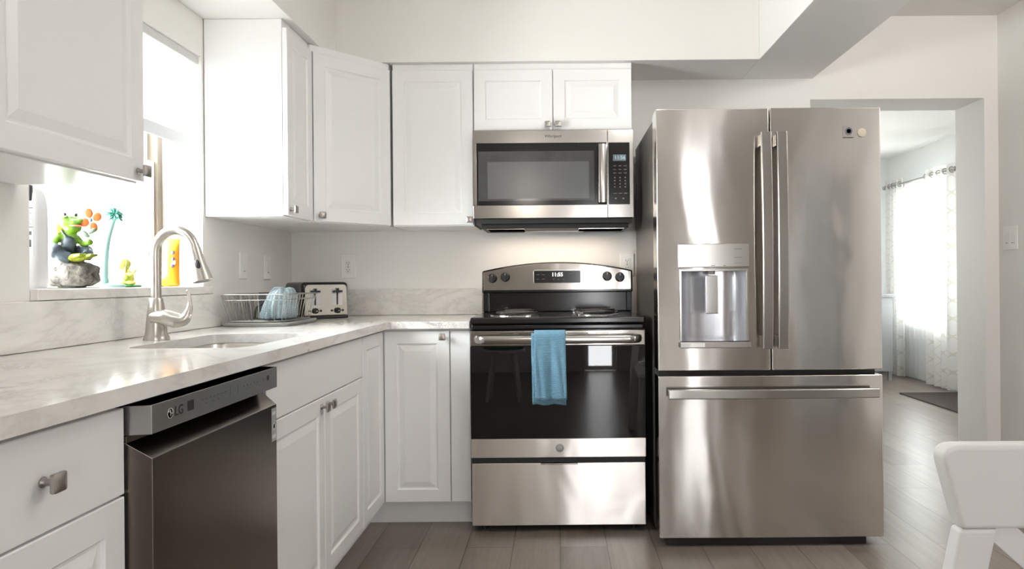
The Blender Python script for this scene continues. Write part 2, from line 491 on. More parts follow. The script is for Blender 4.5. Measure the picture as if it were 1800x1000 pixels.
# window 1 (over the sink)
w = struct_empty('window_1'); w.location = (-1.58, (WY0+WY1)/2, WZ0)
def wparts(bm_fn, name, mat, bevel=0.002):
    bm = BM(); bm_fn(bm)
    bmesh.ops.translate(bm, verts=bm.verts[:], vec=-w.location)
    return mk(name, bm, mat, w, bevel)
SZT = 1.076
MX = Matrix(((0, 1, 0, 0), (1, 0, 0, 0), (0, 0, 1, 0), (0, 0, 0, 1)))   # swap x/y: frame() drawn in the yz plane
wparts(lambda b: frame(b, WY0, WY1, SZT-0.03, WZ1, -1.615, -1.562, 0.034, MX), 'window_frame', BRONZE)
wparts(lambda b: frame(b, WY0+0.034, WY1-0.034, SZT+0.0045, 1.565, -1.60, -1.575, 0.03, MX), 'lower_sash', ALU)
wparts(lambda b: frame(b, WY0+0.034, WY1-0.034, 1.53, WZ1-0.034, -1.613, -1.60, 0.035, MX), 'upper_sash', ALU)
wparts(lambda b: box(b, -1.603, -1.572, 2.29, 2.312, SZT+0.03, 1.55), 'muntin', ALU, 0.001)
wparts(lambda b: box(b, -1.592, -1.588, WY0+0.06, 2.29, SZT+0.05, 1.54), 'pane', PANE, 0)
wparts(lambda b: box(b, -1.592, -1.588, 2.312, WY1-0.06, SZT+0.05, 1.54), 'pane', PANE, 0)
wparts(lambda b: box(b, -1.609, -1.605, WY0+0.06, WY1-0.06, 1.55, WZ1-0.06), 'pane', PANE, 0)
def simple_window(name, cx, cy, z0, z1, half, axis, glass=PANE):
    e = struct_empty(name); e.location = (cx, cy, z0)
    M = Matrix() if axis == 'x' else MX
    bm = BM(); frame(bm, -half, half, 0, z1-z0, -0.025, 0.025, 0.05, M)
    mk('window_frame', bm, TRIM, e, 0.003)
    bm = BM(); box(bm, -half+0.05, half-0.05, -0.003, 0.003, 0.05, z1-z0-0.05, M); mk('pane', bm, glass, e, 0, smooth=False)
    return e
simple_window('window_2', (SX0+SX1)/2, YR-0.12, SZ0, SZ1, (SX1-SX0)/2, 'x', PANE_T)
simple_window('window_3', FX+0.09, (FW0+FW1)/2, FZ0, FZ1, (FW1-FW0)/2, 'y')
simple_window('fill_window', (GX0+GX1)/2, FY+0.09, GZ0, GZ1, (GX1-GX0)/2, 'x')  # unseen window, added to brighten the far room
e = struct_empty('door_1'); e.location = ((DX0+DX1)/2, YR-0.12, 0)
hw = (DX1-DX0)/2
bm = BM(); frame(bm, -hw, hw, 0.004, DZ, -0.025, 0.025, 0.05); mk('door_frame', bm, TRIM, e, 0.003)
bm = BM(); box(bm, -hw+0.05, hw-0.05, -0.003, 0.003, 0.05, DZ-0.05); mk('pane', bm, PANE_T, e, 0, smooth=False)

e = struct_empty('reflection_door'); e.location = (XR, -1.05, 0)  # unseen door, added so its grey leaf reflects as a band in the refrigerator
bm = BM(); panel_slab = box(bm, -0.012, -0.001, -0.40, 0.40, 0.005, 2.03); mk('door_leaf', bm, pm('reflection_door_grey', (0.62, 0.60, 0.57), 0.45), e, 0.001)
bm = BM()
box(bm, -0.02, -0.0005, -0.48, -0.401, 0.0, 2.10); box(bm, -0.02, -0.0005, 0.401, 0.48, 0.0, 2.10); box(bm, -0.02, -0.0005, -0.4005, 0.4005, 2.031, 2.10)
mk('casing', bm, TRIM, e, 0.002)
bm = BM(); ell(bm, (-0.05, 0.34, 0.98), (0.026, 0.026, 0.026)); tube(bm, [(-0.05, 0.34, 0.98), (-0.012, 0.34, 0.98)], 0.009, 10); mk('door_knob', bm, NICKEL, e)

# marble window sill
bm = BM(); prism(bm, [(-1.562, WY0), (XW-0.0, WY0), (XW, WY0), (XW+0.022, WY0), (XW+0.022, WY1+0.045), (XW+0.001, WY1+0.045), (XW+0.001, WY1), (-1.562, WY1)], WZ0+0.0005, SZT)
tag(mk('window_sill', bm, MARBLE, None, 0.004), 'white marble sill of the window above the sink', 'window sill')

# ------------------------------------------------------------------ counter, backsplash
ZC, TC = 0.9116, 0.0313
XC, YC = -0.746, 3.101
CY0, CXR = 0.80, -0.387
def rounded(pts, rads, n=6):
    out = []
    m = len(pts)
    for i in range(m):
        p = Vector(pts[i]).to_2d(); a = Vector(pts[i-1]).to_2d(); b = Vector(pts[(i+1) % m]).to_2d(); r = rads[i]
        if r <= 0: out.append((p.x, p.y)); continue
        u = (a-p).normalized(); v = (b-p).normalized()
        p0, p1 = p+u*r, p+v*r
        for k in range(n+1):
            t = k/n
            q = (1-t)**2*p0 + 2*(1-t)*t*p + t*t*p1
            out.append((q.x, q.y))
    return out
HX0, HX1, HY0, HY1 = -1.195, -0.853, 1.93, 2.46
outer = rounded([(XW+0.001, CY0), (XC, CY0), (XC, YC), (CXR, YC), (CXR, YB-0.001), (XW+0.001, YB-0.001)], [0, 0.01, 0.03, 0.006, 0, 0])
hole = rounded([(HX0, HY0), (HX1, HY0), (HX1, HY1), (HX0, HY1)], [0.07]*4, 8)
bm = BM()
es = []
for loop in (outer, hole):
    vs = [bm.verts.new((x, y, ZC)) for x, y in loop]
    es += [bm.edges.new((vs[i], vs[(i+1) % len(vs)])) for i in range(len(vs))]
bmesh.ops.triangle_fill(bm, use_beauty=True, use_dissolve=False, edges=es)
ret = bmesh.ops.extrude_face_region(bm, geom=bm.faces[:])
bmesh.ops.translate(bm, verts=[g for g in ret['geom'] if isinstance(g, bmesh.types.BMVert)], vec=(0, 0, -TC))
tag(mk('countertop', bm, MARBLE, None, 0.005, seg=3), 'L-shaped white marble worktop with grey veins', 'countertop')
bm = BM(); box(bm, XW+0.0015, XW+0.02, CY0, YB-0.0215, ZC+0.001, WZ0-0.001)
tag(mk('backsplash', bm, MARBLE, None, 0.002), 'low marble upstand behind the sink, under the window', 'backsplash')
bm = BM(); box(bm, XW+0.0015, CXR-0.012, YB-0.02, YB-0.0015, ZC+0.001, 1.05)
tag(mk('backsplash', bm, MARBLE, None, 0.002), 'low marble upstand behind the toaster, left of the range', 'backsplash')

# sink
t = thing('sink', 'undermount stainless steel sink basin in the marble worktop', 'sink', ((HX0+HX1)/2, (HY0+HY1)/2, 0.68))
def rr(hx, hy, r, z, n=6):
    return [(x, y, z) for x, y in rounded([(-hx, -hy), (hx, -hy), (hx, hy), (-hx, hy)], [r]*4, n)]
bm = BM()
hx, hy = (HX1-HX0)/2, (HY1-HY0)/2
zt = ZC-TC-0.68-0.0012
rings = [[bm.verts.new(p) for p in rr(*a)] for a in ((hx+0.018, hy+0.018, 0.08, zt), (hx+0.003, hy+0.003, 0.07, zt), (hx, hy, 0.07, zt-0.01), (hx-0.012, hy-0.012, 0.07, 0.03), (hx-0.05, hy-0.05, 0.06, 0.006), (0.03, 0.03, 0.02, 0.0))]
for a, b in zip(rings, rings[1:]):
    for i in range(len(a)):
        j = (i+1) % len(a); bm.faces.new((a[i], a[j], b[j], b[i]))
bm.faces.new(rings[-1])
mk('basin', bm, STEEL_SINK, t, 0, solid=0.002)
bm = BM(); lathe(bm, [(0.0, 0.004), (0.03, 0.004), (0.038, 0.008), (0.040, 0.005), (0.04, 0.002)], 24); mk('drain', bm, CHROME, t)

# faucet
FXP, FYP = -1.262, 2.225
t = thing('faucet', 'tall gooseneck kitchen faucet in brushed nickel beside the sink', 'faucet', (FXP, FYP, ZC))
bm = BM(); lathe(bm, [(0, 0), (0.037, 0), (0.0375, 0.004), (0.035, 0.012), (0.031, 0.02), (0.029, 0.05), (0.0255, 0.09), (0.0205, 0.125), (0.0175, 0.132), (0, 0.132)], 32); mk('body', bm, NICKEL, t)
neck = [(0, 0, 0.115), (0, 0, 0.2), (0, 0, 0.265)]
for k in range(1, 17):
    a = pi - k*(pi*0.93)/16
    neck.append((0.062+0.062*cos(a), 0, 0.272+0.072*sin(a)))
bm = BM(); tube(bm, spline(neck, 3), 0.0148, 20); mk('spout', bm, NICKEL, t)
p0 = Vector(neck[-1]); dirn = Vector((0.24, 0, -1)).normalized()
bm = BM()
M = Matrix.Translation(p0) @ dirn.to_track_quat('Z', 'Y').to_matrix().to_4x4()
lathe(bm, [(0, -0.002), (0.0165, -0.002), (0.0175, 0.006), (0.0185, 0.03), (0.0225, 0.06), (0.029, 0.099), (0.030, 0.106), (0.0275, 0.1085), (0.0, 0.1085)], 28, M); hd = mk('spray_head', bm, NICKEL, t)
bm = BM(); lathe(bm, [(0, 0.107), (0.0225, 0.107), (0.0225, 0.110), (0.0, 0.110)], 24, M); mk('spray_face', bm, GREYP, hd)
bm = BM(); ell(bm, (0, 0, 0), (0.0085, 0.005, 0.018), M @ at(0.002, -0.0225, 0.055), 16) if False else None
bm.free()
bm = BM(); bc = p0 + dirn*0.055 + Vector((0.006, -0.0195, 0)); ell(bm, bc, (0.0085, 0.005, 0.017), Matrix.Rotation(-0.24, 4, 'Y'), 16); tag(mk('spray_button', bm, BLACKM, hd), 'black oval button')
bm = BM()
lv = [(-0.006, -0.02, 0.068), (0.02, -0.024, 0.072), (0.045, -0.024, 0.071), (0.075, -0.022, 0.062), (0.1, -0.021, 0.066), (0.113, -0.02, 0.09), (0.116, -0.02, 0.118), (0.112, -0.02, 0.148), (0.107, -0.02, 0.152)]
tube(bm, spline(lv, 5), [0.012]*1+[0.0]*0 + [max(0.0052, r) for r in [0.016 + (0.0245-0.016)*min(1, i/8) if i < 14 else 0.0245-(i-14)*0.00125 for i in range(40)]], 18)
mk('lever_handle', bm, NICKEL, t, 0, sub=1)

# ------------------------------------------------------------------ cabinets
def panel_door(bm, x0, x1, z0, z1, y=0.0, th=0.02, fr=0.054, M=None, raised=True):
    M = M or Matrix()
    def ring(i, yy): return [bm.verts.new(M @ Vector(c)) for c in ((x0+i, yy, z0+i), (x1-i, yy, z0+i), (x1-i, yy, z1-i), (x0+i, yy, z1-i))]
    spec = [(0, y+th), (0, y+0.002), (0.002, y)]
    if raised: spec += [(fr, y), (fr+0.005, y+0.006), (fr+0.010, y+0.0065), (fr+0.034, y+0.0008), (fr+0.036, y+0.0008)]
    rs = [ring(*s) for s in spec]
    bm.faces.new(rs[0]); bm.faces.new(rs[-1])
    for a, b in zip(rs, rs[1:]):
        for i in range(4):
            j = (i+1) % 4; bm.faces.new((a[i], a[j], b[j], b[i]))
def knob(parent, x, z, y=0.0, M=None, mat=None, sz=0.0135):
    bm = BM()
    Mk = (M or Matrix()) @ at(x, y, z) @ RX90
    lathe(bm, [(0, 0.0), (0.0085, 0.0), (0.0085, 0.002), (0.0055, 0.006), (0.0055, 0.016), (0.008, 0.02), (0, 0.02)], 16, Mk)
    rs = []
    for h, zz, r in ((0.009, 0.0185, 0.003), (sz+0.001, 0.021, 0.004), (sz+0.0015, 0.024, 0.004), (sz+0.001, 0.027, 0.004), (sz*0.75, 0.0292, 0.004), (sz*0.3, 0.03, 0.002)):
        rs.append([bm.verts.new(Mk @ Vector(p)) for p in rr(h, h, r, zz, 3)])
    bm.faces.new(rs[0]); bm.faces.new(rs[-1])
    for a, b in zip(rs, rs[1:]):
        for i in range(len(a)):
            j = (i+1) % len(a); bm.faces.new((a[i], a[j], b[j], b[i]))
    return mk('knob', bm, mat or NICKEL_D, parent)
def door_part(t, x0, x1, z0, z1, kx=None, kz=None, name='door', M=None, raised=True, fr=0.054):
    bm = BM(); panel_door(bm, x0, x1, z0, z1, 0, 0.02, fr, M, raised)
    d = mk(name, bm, CAB, t, 0, smooth=False)
    if kx is not None: knob(d, kx, kz, 0, M)
    return d
ZD0, ZD1, ZG = 0.115, 0.868, 0.7135
XD = -0.772
ZBOX = 0.8795
def base_shell(t, w, d=0.612):
    bm = BM(); box(bm, 0.0005, w-0.0005, 0.021, d, 0.105, ZBOX); mk('body', bm, CAB, t, 0.001)
    bm = BM(); box(bm, 0.0005, w-0.0005, 0.085, 0.1, 0, 0.1045); mk('toe_kick', bm, CAB, t, 0.001)
t = thing('base_cabinet', 'white base cabinet with drawer at the near end, left of dishwasher', 'cabinet', (XD, 0.815, 0), pi/2)
base_shell(t, 0.445)
door_part(t, 0.003, 0.443, ZG+0.002, ZD1, 0.243, 0.793, 'drawer', None, False)
door_part(t, 0.003, 0.443, ZD0, ZG-0.002, 0.05, 0.66)
t = thing('base_cabinet', 'white sink base cabinet with two doors, right of dishwasher', 'cabinet', (XD, 1.868, 0), pi/2)
W = 0.919
bm = BM(); box(bm, 0.0005, W-0.0005, 0.021, 0.04, 0.105, ZBOX); box(bm, 0.0005, 0.018, 0.0401, 0.612, 0.105, ZBOX); box(bm, W-0.018, W-0.0005, 0.0401, 0.612, 0.105, ZBOX)
box(bm, 0.0185, W-0.0185, 0.0401, 0.612, 0.105, 0.123); mk('body', bm, CAB, t, 0)
bm = BM(); box(bm, 0.0005, W-0.0005, 0.085, 0.1, 0, 0.1045); mk('toe_kick', bm, CAB, t, 0.001)
door_part(t, 0.003, W-0.003, ZG+0.002, ZD1, None, None, 'false_front', None, False)
door_part(t, 0.003, 0.463, ZD0, ZG-0.002, 0.463-0.03, 0.683)
door_part(t, 0.467, W-0.003, ZD0, ZG-0.002, 0.467+0.028, 0.683)
# corner cabinet with a two-leaf door
YD = YB-0.617
t = thing('corner_base_cabinet', 'white corner base cabinet with two-leaf door between sink cabinet and range', 'cabinet', (XD, YD, 0))
bm = BM()
LB = 0.335
prism(bm, [(-0.021, -LB+0.001), (-0.612, -LB+0.001), (-0.612, 0.612), (0.383, 0.612), (0.383, 0.021), (-0.021, 0.021)], 0.105, ZBOX); mk('body', bm, CAB, t, 0)
bm = BM(); prism(bm, [(-0.085, -LB+0.001), (-0.1, -LB+0.001), (-0.1, 0.095), (0.383, 0.095), (0.383, 0.08), (-0.085, 0.08)], 0, 0.1045); mk('toe_kick', bm, CAB, t, 0)
ML = Matrix.Rotation(pi/2, 4, 'Z')
door_part(t, -LB+0.003, -0.003, ZD0, ZD1, None, None, 'door', ML)
door_part(t, 0.003, 0.291, ZD0, ZD1, 0.262, ZD1-0.024)
bm = BM(); box(bm, 0.295, 0.382, 0.003, 0.0205, ZD0, ZD1); mk('filler_panel', bm, CAB, t, 0.0015)

ZU0, ZU1, ZUD = 1.354, 2.139, 2.104
XU = XW + 0.334
def upper(label, loc, rz, w, z0, doors, d=0.33):
    t = thing('wall_cabinet', label, 'cabinet', (*loc, z0), rz)
    bm = BM(); box(bm, 0.0008, w-0.0008, 0.021, d, 0, ZU1-z0); mk('body', bm, CAB, t, 0.0012)
    for (x0, x1, kx) in doors:
        door_part(t, x0, x1, 0.004, ZUD-z0, kx, 0.028)
    return t
upper('white wall cabinet nearest the camera, left of the window', (XU, 1.322), pi/2, 0.52, ZU0-0.006, [(0.002, 0.518, 0.49)])
upper('narrow white wall cabinet right of the window, side panel toward camera', (XU, 2.82), pi/2, 0.291, ZU0, [(0.003, 0.289, 0.026)])
upper('tall white wall cabinet between the diagonal corner cabinet and microwave', (-0.793, YB-0.332), 0, 0.392, ZU0, [(0.003, 0.389, 0.372)])
upper('short white two-door wall cabinet directly above the microwave', (-0.4, YB-0.332), 0, 0.765, 1.807, [(0.003, 0.381, 0.358), (0.385, 0.762, 0.408)])
# diagonal corner wall cabinet
P0 = Vector((XU, 3.113)); P1 = Vector((-0.796, YB-0.332))
dv = P1-P0; ang = math.atan2(dv.y, dv.x); L = dv.length
t = thing('corner_wall_cabinet', 'white diagonal corner wall cabinet with one raised-panel door', 'cabinet', (P0.x, P0.y, ZU0), ang)
Mi = Matrix.Rotation(-ang, 2)
nrm = Vector((-sin(ang), cos(ang)))*0.0205
pts = [P0+nrm+dv*0.0, Vector((XW+0.002, P0.y+0.001)), Vector((XW+0.002, YB-0.002)), Vector((P1.x-0.001, YB-0.002)), P1+nrm]
pts[0].y = max(pts[0].y, P0.y+0.001); pts[-1].x = min(pts[-1].x, P1.x-0.001)
bm = BM(); prism(bm, [tuple(Mi @ (p-P0)) for p in pts], 0, ZU1-ZU0); mk('body', bm, CAB, t, 0.001)
door_part(t, 0.004, L-0.004, 0.004, ZUD-ZU0, 0.032, 0.03)

# ------------------------------------------------------------------ dishwasher
DWY0, DWY1 = 1.266, 1.862
t = thing('dishwasher', 'dark stainless dishwasher built in under the marble worktop', 'dishwasher', (XD, DWY0, 0), pi/2)
W = DWY1-DWY0
bm = BM(); box(bm, 0.003, W-0.003, 0.012, 0.58, 0.02, 0.875); mk('tub_body', bm, BLACKM, t, 0.001)
bm = BM(); box(bm, 0.003, W-0.003, 0.06, 0.075, 0.001, 0.11); mk('kick_plate', bm, BLACKM, t, 0)
bm = BM()
def chamf(bm, x0, x1, z0, z1, yb, yf, c, ct, cbot=0.0):
    a = [bm.verts.new(v) for v in ((x0, yb, z0), (x1, yb, z0), (x1, yb, z1), (x0, yb, z1))]
    b = [bm.verts.new(v) for v in ((x0+c, yf, z0+cbot), (x1-c, yf, z0+cbot), (x1-c, yf, z1-ct), (x0+c, yf, z1-ct))]
    bm.faces.new(a); bm.faces.new(b)
    for i in range(4):
        j = (i+1) % 4; bm.faces.new((a[i], a[j], b[j], b[i]))
chamf(bm, 0.003, W-0.003, 0.112, 0.806, 0.011, -0.036, 0.013, 0.034); box(bm, 0.006, W-0.006, 0.005, 0.0115, 0.112, 0.815)
d = mk('door', bm, STEEL_DK, t, 0.0012)
bm = BM(); chamf(bm, 0.003, W-0.003, 0.816, 0.869, 0.011, -0.037, 0.010, 0.0, 0.0); cp = mk('control_panel', bm, STEEL_DP, t, 0.0012)
bm = text_bm('LG', 0.026, at(0.105, -0.0372, 0.843) @ RX90, bold=0.0004); mk('logo_text', bm, INK, cp)
bm = BM()
lathe(bm, [(0.010, 0.0), (0.010, 0.0006), (0.0088, 0.0006), (0.0088, 0.0)], 24, at(0.074, -0.037, 0.843) @ RX90)
box(bm, 0.0735, 0.0755, -0.0376, -0.037, 0.838, 0.849); box(bm, 0.0735, 0.0835, -0.0376, -0.037, 0.8415, 0.8432); ell(bm, (0.0695, -0.037, 0.847), (0.002, 0.0006, 0.002), None, 8)
mk('logo_emblem', bm, INK_W, cp)
bm = BM(); box(bm, 0.138, 0.160, -0.0376, -0.037, 0.835, 0.855); mk('display', bm, INK, cp)
bm = BM()
x = 0.19
while x < 0.30:
    box(bm, x, x+0.011, -0.0373, -0.037, 0.8475, 0.8492); x += 0.0165
for x in (0.205, 0.235, 0.26): box(bm, x, x+0.01, -0.0373, -0.037, 0.838, 0.8395)
for x in (0.318, 0.356): box(bm, x, x+0.002, -0.0373, -0.037, 0.834, 0.858)
for k in range(7): box(bm, 0.385+k*0.018, 0.391+k*0.018, -0.0373, -0.037, 0.845, 0.850)
for k in range(5): box(bm, 0.395+k*0.018, 0.402+k*0.018, -0.0373, -0.037, 0.838, 0.8395)
mk('control_marks', bm, INK_G, cp)
bm = BM(); lathe(bm, [(0, 0), (0.007, 0), (0.007, 0.0006), (0, 0.0006)], 16, at(0.525, -0.037, 0.848) @ RX90); mk('power_button', bm, INK, cp)
bm = BM(); box(bm, W-0.048, W-0.02, -0.0366, -0.036, 0.68, 0.765); st = tag(mk('sticker', bm, GREYP, d), 'grey spec sticker')
bm = BM(); box(bm, W-0.045, W-0.023, -0.0369, -0.0366, 0.748, 0.756)
lathe(bm, [(0.009, 0), (0.009, 0.0003), (0.006, 0.0003), (0.006, 0)], 20, at(W-0.034, -0.0366, 0.718) @ RX90)
box(bm, W-0.045, W-0.023, -0.0369, -0.0366, 0.688, 0.697); mk('sticker_print', bm, INK_W, st)

# ------------------------------------------------------------------ range
RYF = YB-0.681
t = thing('range', 'freestanding stainless and black electric range with coil burners', 'stove', (-0.381, RYF, 0))
W = 0.756
bm = BM(); box(bm, 0.002, W-0.002, 0.028, 0.6, 0.03, 0.899); mk('body', bm, BLACK, t, 0.002)
for x in (0.05, W-0.05):
    for y in (0.06, 0.55):
        bm = BM(); lathe(bm, [(0, 0), (0.015, 0), (0.015, 0.0295), (0, 0.0295)], 12, at(x, y, 0)); mk('levelling_foot', bm, BLACKM, t)
bm = BM()
box(bm, 0.0, W, -0.012, 0.60, 0.9, 0.930); box(bm, 0.004, W-0.004, 0.002, 0.0275, 0.874, 0.8995)
ck = mk('cooktop', bm, BLACK, t, 0.008, seg=3)
def ringlip(bm, x, y, r, z):
    lathe(bm, [(r*0.2, z+0.001), (r*0.9, z+0.0015), (r, z+0.004), (r+0.008, z+0.004), (r+0.009, z+0.0005)], 32, at(x, y, 0))
burners = [(0.19, 0.15, 0.095), (0.56, 0.15, 0.075), (0.19, 0.40, 0.075), (0.56, 0.40, 0.095)]
for (x, y, r) in burners:
    bm = BM(); ringlip(bm, x, y, r+0.012, 0.930); mk('drip_pan', bm, CHROME, ck)
    bm = BM(); pts = []
    n = 90
    for i in range(n+1):
        a = i/n*2*pi*4; q = 0.018 + (r-0.018)*i/n
        pts.append((x+q*cos(a), y+q*sin(a), 0.9445))
    tube(bm, pts, 0.0042, 8); 
    for k in range(3):
        a = k*2*pi/3+0.5
        tube(bm, [(x, y, 0.9375), (x+r*cos(a), y+r*sin(a), 0.9375)], 0.0028, 6)
    mk('burner_coil', bm, BLACKM, ck)
# backguard
bm = BM()
YBG = 0.50
box(bm, 0.004, W-0.004, YBG+0.035, YBG+0.075, 0.9305, 1.03); box(bm, 0.004, 0.03, YBG+0.005, YBG+0.04, 0.9305, 1.03); box(bm, W-0.03, W-0.004, YBG+0.005, YBG+0.04, 0.9305, 1.03)
mk('riser', bm, BLACK, t, 0.004)
bm = BM()
top = []
for k in range(25):
    u = k/24
    top.append((0.0+W*u, 1.136+0.044*(1-(2*u-1)**2)))
pl = [(0.0, 1.026)] + top + [(W, 1.026)]
def yz_prism(bm, pl, y0, y1):
    prism(bm, [(a, -b) for a, b in pl][::-1], y0, y1, Matrix(((1, 0, 0, 0), (0, 0, 1, 0), (0, -1, 0, 0), (0, 0, 0, 1))))
yz_prism(bm, pl, YBG, YBG+0.085); bgd = mk('backguard', bm, BLACK, t, 0.006, seg=3)
bm = BM()
pl2 = [(0.008, 1.040)] + [(0.008+(W-0.016)*k/24, 1.130+0.043*(1-(2*k/24-1)**2)) for k in range(25)] + [(W-0.008, 1.040)]
yz_prism(bm, pl2, YBG-0.004, YBG+0.002); fp = mk('control_fascia', bm, STEEL_R, bgd, 0.001)
for x, z in ((0.052, 1.101), (0.117, 1.106), (0.628, 1.106), (0.692, 1.101)):
    bm = BM()
    M = at(x, YBG-0.004, z) @ RX90
    lathe(bm, [(0, 0), (0.024, 0), (0.024, 0.003), (0.021, 0.005), (0.020, 0.014), (0.018, 0.0165), (0, 0.0165)], 28, M)
    box(bm, -0.0055, 0.0055, -0.021, 0.021, 0.0165, 0.023, M)
    kb = mk('knob', bm, KNOBB, bgd, 0.001)
    bm = BM(); box(bm, -0.001, 0.001, 0.008, 0.019, 0.023, 0.0234, M); mk('pointer_mark', bm, INK_W, kb)
bm = BM(); pr = rounded([(0.258, 1.073), (0.498, 1.073), (0.498, 1.142), (0.258, 1.142)], [0.006, 0.006, 0.012, 0.012])
yz_prism(bm, pr, YBG-0.0075, YBG-0.003); mk('display_bezel', bm, STEEL_P, bgd, 0.001)
bm = BM(); pr = rounded([(0.262, 1.075), (0.494, 1.075), (0.494, 1.136), (0.262, 1.136)], [0.005]*4)
yz_prism(bm, pr, YBG-0.009, YBG-0.005); dp = mk('display', bm, BLACK, bgd, 0.0008)
bm = text_bm('11:55', 0.026, at(0.378, YBG-0.0093, 1.116) @ RX90, bold=0.0006); tag(mk('clock_digits', bm, LED_W, dp), 'lit white clock digits')
bm = BM()
for x in (0.272, 0.30):
    for z in (1.115, 1.093): box(bm, x, x+0.016, YBG-0.0094, YBG-0.009, z, z+0.003)
for x in (0.36, 0.385, 0.41): box(bm, x-0.004, x+0.004, YBG-0.0094, YBG-0.009, 1.09, 1.096)
for x in (0.44, 0.466): box(bm, x, x+0.014, YBG-0.0094, YBG-0.009, 1.118, 1.121)
mk('display_marks', bm, INK_G, dp)
# oven door
bm = BM(); box(bm, 0.0, W, -0.001, 0.026, 0.806, 0.871); od = mk('oven_door', bm, STEEL_R, t, 0.003)
bm = BM(); box(bm, 0.0, W, -0.001, 0.026, 0.4045, 0.8055); mk('door_glass', bm, GLASSB, od, 0.002)
bm = BM(); box(bm, 0.0, W, -0.001, 0.026, 0.323, 0.404); ls = mk('lower_strip', bm, STEEL_D, od, 0.002)
bm = BM(); lathe(bm, [(0, 0), (0.018, 0), (0.018, 0.0012), (0.0165, 0.002), (0, 0.002)], 32, at(0.383, -0.001, 0.364) @ RX90); eb = mk('logo_badge', bm, GREYP, ls)
bm = text_bm('GE', 0.017, at(0.383, -0.0032, 0.364) @ RX90); mk('logo_text', bm, INK_W, eb)
bm = BM()
for x0, x1 in ((0.13, 0.185), (0.21, 0.265), (0.42, 0.51), (0.54, 0.60)): box(bm, x0, x1, -0.0016, -0.0008, 0.858, 0.861)
mk('vent_slots', bm, BLACKM, od, 0, smooth=False)
# handle bar
bm = BM()
hz = 0.836
rs = []
n = 24
for i in range(n+1):
    u = i/n; x = 0.012 + (W-0.024)*u
    e = min(u, 1-u)
    yy = -0.055 + (0.052*((0.04-e)/0.04)**2 if e < 0.04 else 0) - 0.004*(1-(2*u-1)**2)
    prof = [(yy+0.010, hz-0.020), (yy, hz-0.017), (yy-0.004, hz-0.006), (yy-0.004, hz+0.006), (yy, hz+0.017), (yy+0.010, hz+0.020), (yy+0.014, hz+0.012), (yy+0.014, hz-0.012)]
    rs.append([bm.verts.new((x, a, b)) for a, b in prof])
for a, b in zip(rs, rs[1:]):
    for k in range(8):
        j = (k+1) % 8; bm.faces.new((a[k], a[j], b[j], b[k]))
bm.faces.new(rs[0]); bm.faces.new(rs[-1])
mk('handle', bm, STEEL_P, od, 0, sub=1)
bm = BM(); box(bm, 0.004, W-0.004, 0.004, 0.0275, 0.3, 0.3225); mk('drawer_gap', bm, BLACKM, t, 0)
bm = BM(); box(bm, 0.003, W-0.003, 0.0, 0.0275, 0.03, 0.2985); dr = mk('warming_drawer', bm, STEEL_D, t, 0.002)
bm = BM(); box(bm, 0.30, 0.46, -0.0055, 0.006, 0.2925, 0.2985); mk('drawer_lip', bm, STEEL_P, dr, 0.001)

# towel over the oven handle
t0 = thing('dish_towel', 'blue terry towel folded over the oven door handle', 'towel', (-0.042, RYF-0.055, hz))
def towel_sheet(bm, x0, x1, zb_front, zb_back, off, ph):
    path = []
    for k in range(19): path.append((-0.013-off, zb_front + (0.012-zb_front)*k/18))
    for k in range(1, 8):
        a = pi - k*pi/8; path.append((0.004+(0.0175+off)*cos(a), 0.014+(0.013+off)*sin(a)))
    for k in range(10): path.append((0.0225+off*0.5, 0.012 - (0.012-zb_back)*k/9))
    nx = 22; g = []
    for i in range(nx+1):
        u = i/nx; row = []
        for j, (yy, zz) in enumerate(path):
            dep = max(0, min(1, (0.01-zz)/0.12))
            f = 0.0045*sin(u*9+ph)*dep + 0.0035*sin(u*17+2*ph+zz*18)*dep
            if j > 25: f *= 0.12
            else: f = -abs(f) - (0.012*math.exp(-((u-0.5)/0.10)**2)*(-1))*dep*0.75
            xx = x0+(x1-x0)*u + (0.01*dep*(zz*-1.2))
            row.append(bm.verts.new((xx, yy+f, zz + 0.003*sin(u*11+ph)*dep)))
        g.append(row)
    for i in range(nx):
        for j in range(len(path)-1):
            bm.faces.new((g[i][j], g[i+1][j], g[i+1][j+1], g[i][j+1]))
bm = BM(); towel_sheet(bm, -0.073, 0.07, -0.273, -0.17, 0.0, 0.4); mk('under_layer', bm, TOWEL, t0, 0, solid=0.004)
bm = BM(); towel_sheet(bm, -0.060, 0.072, -0.252, -0.15, 0.011, 1.7); ul = mk('top_layer', bm, TOWEL, t0, 0, solid=0.006)

# ------------------------------------------------------------------ microwave
MYF = YB-0.377
t = thing('microwave', 'stainless over-the-range microwave mounted above the stove', 'microwave', (-0.398, MYF, 1.384))
W, H = 0.761, 0.4175
bm = BM(); box(bm, 0.003, W-0.003, 0.036, 0.37, -0.022, H-0.002); mk('body', bm, BLACKM, t, 0.002)
bm = BM(); frame(bm, 0.0, 0.638, 0.0, H, 0.0, 0.035, 0.066); 
bm.free(); bm = BM()
box(bm, 0.0, 0.638, 0.0, 0.035, 0.0, 0.061); box(bm, 0.0, 0.638, 0.0, 0.035, 0.357, H); box(bm, 0.0, 0.016, 0.0, 0.035, 0.061, 0.357); box(bm, 0.6345, 0.638, 0.0, 0.035, 0.061, 0.357)
bmesh.ops.remove_doubles(bm, verts=bm.verts[:], dist=1e-5)
md = mk('door', bm, STEEL_P, t, 0.0015)
bm = BM(); box(bm, 0.0163, 0.6342, 0.0015, 0.02, 0.0613, 0.3567); gl = mk('door_glass', bm, BLACK, md, 0.002)
MG = thin_glass('door_front_pane', (0.6, 0.6, 0.6), rough=0.02)
